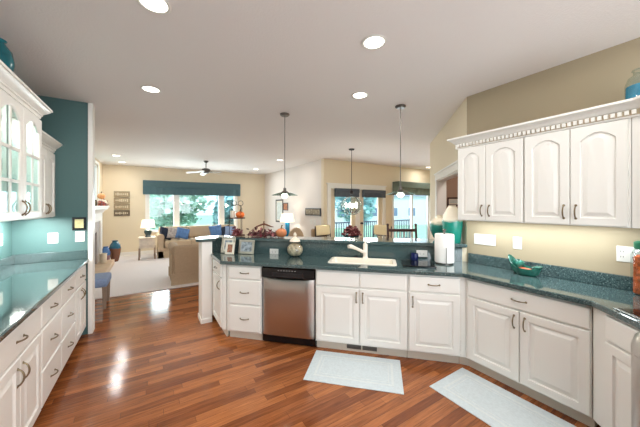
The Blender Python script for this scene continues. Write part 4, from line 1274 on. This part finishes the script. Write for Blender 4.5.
# end table and lamp
def table_lamp(label, loc, prof, bm_, shade, power):
    t = thing('table_lamp', label, 'lamp', loc)
    MB().lathe(prof, 26).build('lamp_base', M[bm_], t)
    zt = prof[-1][1]
    r0, r1, z0, z1 = shade
    MB().tube([(0, 0, zt), (0, 0, z1)], 0.006, 6).build('harp', M['pewter'], t)
    MB().lathe([(r0, z0), (r1, z1), (r1 - 0.004, z1), (r0 - 0.004, z0), (r0, z0)], 32, cap=False).build('lamp_shade', M['shade'], t)
    lamp('table_lamp_glow', 'POINT', (loc[0], loc[1], loc[2] + (z0 + z1) / 2), power, (1, 0.85, 0.65), 0.06)
t = thing('end_table', 'whitewashed end table at the lamp end of the sofa', 'table', (-0.07, 9.45, CZ))
MB().bbox(-0.21, 0.21, -0.25, 0.25, 0.60, 0.625, 0.005).build('table_top', M['palewood'], t)
MB().box(-0.19, 0.19, -0.23, 0.23, 0.32, 0.599).build('drawer_case', M['palewood'], t)
MB().bbox(-0.16, 0.16, -0.243, -0.231, 0.40, 0.57, 0.003).build('drawer', M['palewood'], t)
for sx in (-1, 1):
    for sy in (-1, 1):
        MB().box(sx * 0.19 - 0.02, sx * 0.19 + 0.02, sy * 0.225 - 0.02, sy * 0.225 + 0.02, 0, 0.33).build('leg', M['oak'], t)
table_lamp('table lamp with dark teal base and lit cream shade by the sofa', (-0.05, 9.45, CZ + 0.6255), [(0.07, 0), (0.08, 0.015), (0.06, 0.04), (0.10, 0.14), (0.10, 0.19), (0.04, 0.235), (0.015, 0.25)], 'lampteal', (0.19, 0.15, 0.27, 0.50), 9)
# side table, lamp and two chair backs behind the bar
t = thing('side_table', 'small side table under the turquoise lamp', 'table', (3.52, 7.45, CZ))
MB().lathe([(0, 0.60), (0.26, 0.60), (0.265, 0.615), (0.26, 0.63), (0, 0.63)], 32).build('table_top', M['darkwood'], t)
MB().lathe([(0.16, 0), (0.16, 0.02), (0.03, 0.06), (0.03, 0.60)], 20).build('pedestal', M['darkwood'], t)
table_lamp('table lamp with a turquoise cylinder base and white shade', (3.52, 7.45, CZ + 0.6305), [(0.075, 0), (0.078, 0.01), (0.072, 0.02), (0.072, 0.40), (0.03, 0.42), (0.012, 0.43)], 'lampblue', (0.225, 0.17, 0.42, 0.67), 9)
def club(label, loc, rz, w_, h_, m, rounded):
    t = thing('armchair', label, 'armchair', loc, rz)
    MB().bbox(-w_ / 2 + 0.06, w_ / 2 - 0.06, -0.28, 0.25, 0.08, 0.42, 0.03).build('seat', M[m], t, bevel=0.02)
    pr = [(-w_ / 2, 0.08), (w_ / 2, 0.08)]
    if rounded:
        pr += [(w_ / 2 * math.cos(R(a)), h_ - 0.3 + 0.3 * math.sin(R(a))) for a in range(0, 181, 15)]
    else:
        pr += [(w_ / 2, h_ - 0.03), (w_ / 2 - 0.03, h_), (-w_ / 2 + 0.03, h_), (-w_ / 2, h_ - 0.03)]
    MB().loops([[(x, 0.36, z) for x, z in pr], [(x, 0.24, z) for x, z in pr]]).build('backrest', M[m], t, bevel=0.025)
    for s_ in (-1, 1):
        MB().bbox(s_ * w_ / 2 - 0.06, s_ * w_ / 2 + 0.06, -0.27, 0.23, 0.08, 0.6, 0.03).build('arm', M[m], t, bevel=0.02)
    for sx in (-1, 1):
        for sy in (-0.23, 0.28):
            MB().box(sx * (w_ / 2 - 0.05) - 0.02, sx * (w_ / 2 - 0.05) + 0.02, sy - 0.02, sy + 0.02, 0, 0.09).build('leg', M['darkwood'], t)
club('round-backed beige armchair behind the bar beside the turquoise lamp', (3.45, 6.70, CZ), R(150), 0.42, 0.96, 'sofa', True)
club('square-backed beige armchair behind the bar under the lettered sign', (3.57, 5.93, CZ), R(170), 0.40, 0.98, 'sofa2', False)
# blue upholstered stool
t = thing('upholstered_stool', 'blue-grey upholstered stool with wooden legs past the teal wall', 'stool', (-0.83, 5.38, 0.0005))
MB().bbox(-0.29, 0.29, -0.25, 0.25, 0.33, 0.465, 0.02).build('seat', M['bluegrey'], t, bevel=0.015)
for sx in (-1, 1):
    for sy in (-1, 1):
        x, y = sx * 0.25, sy * 0.21
        MB().loops([[(x - 0.018, y - 0.018, 0), (x + 0.018, y - 0.018, 0), (x + 0.018, y + 0.018, 0), (x - 0.018, y + 0.018, 0)], [(x - 0.027, y - 0.027, 0.335), (x + 0.027, y - 0.027, 0.335), (x + 0.027, y + 0.027, 0.335), (x - 0.027, y + 0.027, 0.335)]]).build('leg', M['oak'], t)
# fireplace
t = thing('fireplace', 'white mantel fireplace with a grey marble surround', 'fireplace', (-1.198, 8.0, 0.0145))
MB().box(0, 0.14, -1.05, -0.78, 0.12, 1.36).box(0, 0.14, 0.78, 1.05, 0.12, 1.36).box(0, 0.14, -0.78, 0.78, 1.16, 1.36).build('pilasters', M['trim'], t, bevel=0.005)
MB().sweep([(0.0, 1.36), (0.02, 1.36), (0.04, 1.40), (0.09, 1.44), (0.12, 1.46), (0.12, 1.50), (0, 1.50)], [(0.14, -1.05), (0.14, 1.05)][::1]).box(0, 0.145, -1.05, 1.05, 1.36, 1.495).bbox(0, 0.28, -1.12, 1.12, 1.495, 1.54, 0.006).build('mantel_shelf', M['trim'], t)
MB().box(0, 0.10, -0.78, -0.5, 0.12, 1.16).box(0, 0.10, 0.5, 0.78, 0.12, 1.16).box(0, 0.10, -0.5, 0.5, 0.9, 1.16).build('surround', M['marble'], t)
MB().box(0, 0.03, -0.5, 0.5, 0.12, 0.9).build('firebox', M['firebox'], t)
MB().bbox(0, 0.40, -1.05, 1.0, 0.0, 0.12, 0.006).build('hearth', M['hearth'], t)
mz = 0.0145 + 1.5405
pumpkin('white pumpkin at the base of the stack on the mantel', (-1.05, 8.78, mz), 0.12, 0.17, 'pumpkin_white', 0.0)
pumpkin('peach-orange pumpkin topping the stack on the mantel', (-1.05, 8.78, mz + 0.171), 0.085, 0.15, 'pumpkin_pale')
leaves('leaf_garland', ['autumn', 'rose', 'burgundy'], [(-1.0, 8.2 + 0.06 * i, mz) for i in range(13)], 110, (0.025, 0.03, 0.05), 0.04, 'orange and rust autumn leaf garland on the mantel', 'garland')
frame('picture_frame', 'small dark frame standing on the mantel', 'picture', (-1.06, 7.72, mz + 0.001), (R(-8), 0, R(20)), 0.12, 0.13, 0.02, 'darkwood', 'sand', 0, 0.02)
# floor vases by the hearth
vase('large floor vase, teal above and brown below, by the hearth', (-0.82, 9.36, CZ), [(0.07, 0), (0.09, 0.05), (0.125, 0.24), (0.138, 0.36), (0.12, 0.46), (0.07, 0.53), (0.06, 0.56), (0.08, 0.58), (0.065, 0.575), (0.05, 0.54), (0, 0.5)], ceramic2('teal_brown_glaze', (34, 92, 120), (128, 84, 62), 0.36))
vase('smaller blue and rose glazed floor vase in front of the large one', (-1.0, 9.16, CZ), [(0.06, 0), (0.075, 0.05), (0.098, 0.2), (0.098, 0.3), (0.07, 0.4), (0.05, 0.43), (0.065, 0.45), (0.05, 0.445), (0.04, 0.41), (0, 0.38)], ceramic2('blue_rose_glaze', (70, 112, 168), (150, 110, 118), 0.22))
t = MB().lathe([(0.06, 0), (0.07, 0.02), (0.075, 0.22), (0.08, 0.24), (0.07, 0.24), (0.06, 0.04), (0, 0.03)], 24).build('planter', M['pumpkin_white'], None, (-0.98, 8.52, 0.0145 + 0.1205))
tag(t, 'cream cylindrical planter standing on the hearth', 'planter')

# ------------------------------------------------------------------ dining nook
t = thing('dining_table', 'round dark dining table under the globe chandelier', 'table', (3.74, 4.64, 0.0005))
MB().lathe([(0, 0.72), (0.55, 0.72), (0.56, 0.735), (0.55, 0.75), (0, 0.75)], 40).build('table_top', M['darkwood'], t)
MB().lathe([(0.28, 0), (0.28, 0.03), (0.06, 0.09), (0.05, 0.4), (0.09, 0.6), (0.12, 0.72)], 24).build('pedestal', M['darkwood'], t)
t = thing('flower_bowl', 'burgundy flower arrangement in a dark bowl on the dining table', 'flowers', (3.74, 4.64, 0.7515))
MB().lathe([(0.07, 0), (0.09, 0.01), (0.15, 0.10), (0.17, 0.16), (0.16, 0.16), (0.13, 0.1), (0, 0.03)], 26).build('bowl', M['lampteal'], t)
mbs = [MB(), MB()]
for k in range(170):
    a, q = random.uniform(0, 6.28), random.random() ** 0.5
    x, y = 0.20 * q * math.cos(a), 0.20 * q * math.sin(a)
    z = 0.15 + 0.22 * (1 - q * q) * random.uniform(0.3, 1) + 0.02
    mb = mbs[k % 3 == 0]
    mb.m = Matrix.Translation((x, y, z)) @ Matrix.Rotation(random.uniform(0, 6), 4, 'Z') @ Matrix.Rotation(random.uniform(-1, 1), 4, 'X')
    mb.ell((0, 0, 0), 0.03, 0.03, 0.018, 8, 6)
mbs[0].build('dark_blooms', M['burgundy'], t)['kind'] = 'stuff'
mbs[1].build('rose_blooms', M['rose'], t)['kind'] = 'stuff'
def dining_chair(label, loc, rz):
    t = thing('dining_chair', label, 'chair', loc, rz)
    MB().bbox(-0.24, 0.24, -0.23, 0.23, 0.42, 0.50, 0.02).build('seat', M['ivory'], t, bevel=0.012)
    b = MB().bbox(-0.22, 0.22, -0.03, 0.03, 0, 0.24, 0.015)
    b.build('back_cushion', M['ivory'], t, (0, 0.235, 0.85), (R(-6), 0, 0), bevel=0.012)
    mb = MB()
    for k in range(5):
        x = -0.16 + k * 0.08
        mb.tube([(x + 0.03 * math.cos(R(a)), 0.235, 0.80 + 0.03 * math.sin(R(a))) for a in range(0, 360, 30)], 0.005, 6, True)
    mb.tube([(-0.24, 0.225, 0.765), (0.24, 0.225, 0.765)], 0.008, 6).tube([(-0.24, 0.225, 0.84), (0.24, 0.225, 0.84)], 0.008, 6)
    mb.build('scroll_rail', M['charcoal'], t)
    for sx in (-1, 1):
        MB().tube([(sx * 0.23, 0.22, 0), (sx * 0.235, 0.21, 0.42), (sx * 0.24, 0.235, 0.86), (sx * 0.235, 0.255, 1.07)], 0.013, 8).build('rear_post', M['charcoal'], t)
        MB().tube([(sx * 0.22, -0.21, 0), (sx * 0.22, -0.20, 0.43)], 0.013, 8).build('front_leg', M['charcoal'], t)
dining_chair('ivory-backed iron dining chair at the lettered-sign side of the table', (3.56, 5.22, 0.0005), R(10))
dining_chair('ivory-backed iron dining chair before the door with the knob', (4.52, 4.66, 0.0005), R(-75))
def bar_stool(label, loc, rz):
    t = thing('bar_stool', label, 'stool', loc, rz)
    MB().bbox(-0.22, 0.22, -0.2, 0.2, 0.70, 0.76, 0.015).build('seat', M['darkwood'], t)
    for sx in (-1, 1):
        MB().tube([(sx * 0.22, 0.2, 0), (sx * 0.225, 0.19, 0.7), (sx * 0.23, 0.22, 0.98), (sx * 0.23, 0.25, 1.235)], [0.02, 0.02, 0.02, 0.018], 8).ell((sx * 0.23, 0.25, 1.242), 0.023, 0.023, 0.02, 10, 8).build('rear_post', M['darkwood'], t)
        MB().tube([(sx * 0.2, -0.18, 0), (sx * 0.2, -0.17, 0.71)], 0.02, 8).build('front_leg', M['darkwood'], t)
    MB().box(-0.22, 0.22, 0.225, 0.25, 1.13, 1.175).build('top_rail', M['darkwood'], t)
    MB().box(-0.22, 0.22, 0.205, 0.225, 0.95, 0.975).build('lower_rail', M['darkwood'], t)
    for k in range(6):
        x = -0.16 + k * 0.064
        MB().tube([(x, 0.215, 0.97), (x, 0.235, 1.14)], 0.008, 6).build('spindle', M['palewood'], t)
    MB().tube([(-0.2, -0.175, 0.28), (0.2, -0.175, 0.28)], 0.014, 8).build('footrest', M['darkwood'], t)
bar_stool('dark wood spindle-backed bar stool behind the bar', (3.36, 2.82, 0.0005), R(-32))

# ------------------------------------------------------------------ outdoors
struct(MB().box(-40, 60, 6.3, 70, -0.75, -0.7).build('ground', M['grass']))
struct(MB().box(3.9, 10.5, 6.12, 8.6, -0.12, -0.03).build('deck_floor', M['deck']))
t = thing('deck_railing', 'slate-blue deck railing outside the breakfast nook', 'railing', (3.95, 8.5, -0.0295))
MB().box(0, 6.5, -0.03, 0.03, 0.90, 0.95).build('top_rail', M['rail'], t)
MB().box(0, 6.5, -0.02, 0.02, 0.08, 0.12).build('bottom_rail', M['rail'], t)
for i in range(5):
    MB().box(i * 1.6, i * 1.6 + 0.08, -0.04, 0.04, 0, 1.0).build('rail_post', M['rail'], t)
for i in range(54):
    MB().box(0.14 + i * 0.118, 0.165 + i * 0.118, -0.012, 0.012, 0.12, 0.90).build('baluster', M['rail'], t)
def tree(label, loc, r, h, m, n=2000, trunk=0.15):
    t = thing('tree', label, 'tree', loc)
    MB().tube([(0, 0, 0), (0.05, 0, h * 0.3), (0.0, 0.05, h * 0.62), (0.1, 0, h * 0.85)], [trunk, trunk * 0.8, trunk * 0.5, trunk * 0.15], 10).build('trunk', M['bark'], t)
    mb = MB()
    for k in range(n):
        a, b, q = random.uniform(0, 6.283), math.asin(random.uniform(-1, 1)), random.uniform(0.45, 1.0)
        lump = 1 + 0.18 * math.sin(3 * a + 1) * math.cos(2 * b)
        x, y, z = r * q * lump * math.cos(b) * math.cos(a), r * q * lump * math.cos(b) * math.sin(a), h * 0.58 + h * 0.42 * q * lump * math.sin(b)
        s_ = 0.15 * random.uniform(0.5, 1.3)
        mb.m = Matrix.Translation((x, y, z)) @ Matrix.Rotation(random.uniform(0, 6), 4, 'Z') @ Matrix.Rotation(random.uniform(-1.4, 1.4), 4, 'X')
        mb.add([(-s_, -s_ * 0.5, 0), (0, -s_ * 0.8, 0.03), (s_, 0, 0), (0, s_ * 0.8, 0.03), (-s_, s_ * 0.4, 0)], [(0, 1, 2, 3, 4)])
    f = mb.build('foliage', M[m], t)
    f['kind'] = 'stuff'
for x, y, r, h, m, l in ((-3.6, 16.0, 1.7, 5.0, 'leaf_b', 'blue-green tree seen through the sofa window, fireplace side'), (-0.9, 19.5, 1.8, 5.8, 'leaf_a', 'full green tree in the first light of the sofa window'), (1.0, 15.2, 1.6, 4.9, 'leaf_c', 'pale green tree in the middle of the sofa window'),
                         (0.9, 25.0, 1.8, 6.6, 'leaf_a', 'full green tree in the middle light, nearer the bar side'), (3.1, 12.6, 0.7, 3.0, 'leaf_b', 'small blue-green tree in front of the lavender house'), (12.6, 15.0, 1.5, 4.4, 'leaf_b', 'tree beside the white house beyond the nook window'),
                         (7.6, 13.5, 1.2, 4.0, 'leaf_c', 'pale tree beyond the patio doors'), (-5.0, 9.6, 1.8, 5.0, 'leaf_c', 'pale tree outside the high fireplace-side window')):
    tree(l, (x, y, -0.7), r, h, m)
def house(label, loc, rz, w_, d, h, m):
    t = thing('house', label, 'house', loc, rz)
    MB().box(-w_ / 2, w_ / 2, -d / 2, d / 2, 0, h).build('walls', M[m], t)
    MB().loops([[(-w_ / 2 - 0.3, -d / 2 - 0.3, h), (-w_ / 2 - 0.3, d / 2 + 0.3, h), (-w_ / 2 - 0.3, 0, h + d * 0.3)], [(w_ / 2 + 0.3, -d / 2 - 0.3, h), (w_ / 2 + 0.3, d / 2 + 0.3, h), (w_ / 2 + 0.3, 0, h + d * 0.3)]]).build('roof', M['roof'], t)
    k = int(w_ / 2.2)
    for i in range(k):
        for z in ((1.0, 2.1), (3.4, 4.5)):
            if z[1] < h:
                x = -w_ / 2 + 1.1 + i * 2.2
                f = MB().box(x - 0.5, x + 0.5, -d / 2 - 0.05, -d / 2 + 0.02, z[0], z[1]).build('window_casing', M['trim'], t)
                MB().box(x - 0.42, x + 0.42, -d / 2 - 0.06, -d / 2 - 0.045, z[0] + 0.08, z[1] - 0.08).build('glazing', M['housepane'], f)
house('lavender-grey house at the edge of the sofa window', (7.4, 20.5, -0.7), R(-10), 6, 5, 4.4, 'siding_b')
house('white house across the lawn beyond the nook window', (27.5, 24, -0.7), R(-25), 11, 6, 3.4, 'siding')
house('pale house beyond the patio doors', (15.5, 25, -0.7), R(-10), 8, 5, 3.2, 'siding')
house('second white house far beyond the nook window', (38, 36, -0.7), R(-35), 9, 6, 3.0, 'siding')

# ------------------------------------------------------------------ groups of like things, labels of the bronze and pewter pulls
GROUPS = {'pendant_lamp': 'pendant lamps over the bar', 'throw_pillow': 'throw pillows on the sofa', 'wall_cabinet': 'white wall cabinets', 'base_cabinet': 'white base cabinets',
          'dining_chair': 'ivory dining chairs round the table', 'switch_plate': 'white switch plates', 'wall_outlet': 'white wall outlets', 'photo_frame': 'photo frames on the worktop',
          'pumpkin': 'autumn pumpkins', 'kitchen_rug': 'pale blue kitchen rugs', 'armchair': 'beige armchairs behind the bar', 'tree': 'trees outside the windows', 'house': 'houses across the lawn',
          'vase': 'glazed vases', 'window_valance': 'window valances', 'crown_molding': 'white crown moldings', 'glass_jar': 'glass jars', 'pitcher': 'blue pitchers behind the glass doors',
          'picture_frame': 'framed pictures', 'table_lamp': 'lit table lamps', 'floor_vent': 'toe-kick vents', 'worktop': 'green speckled worktops', 'leaf_garland': 'leaf garlands',
          'under_cabinet_lamp': 'slim under-cabinet lamps'}
for o in bpy.data.objects:
    k = o.name.split('.')[0]
    if o.parent is None and k in GROUPS and 'category' in o and 'group' not in o:
        o['group'] = GROUPS[k]
    if o.parent and k == 'handle' and o.type == 'MESH':
        o['label'] = {'antique_bronze': 'bronze bow handle', 'pewter': 'pewter bow handle'}.get(o.data.materials[0].name, 'dark curved handle')
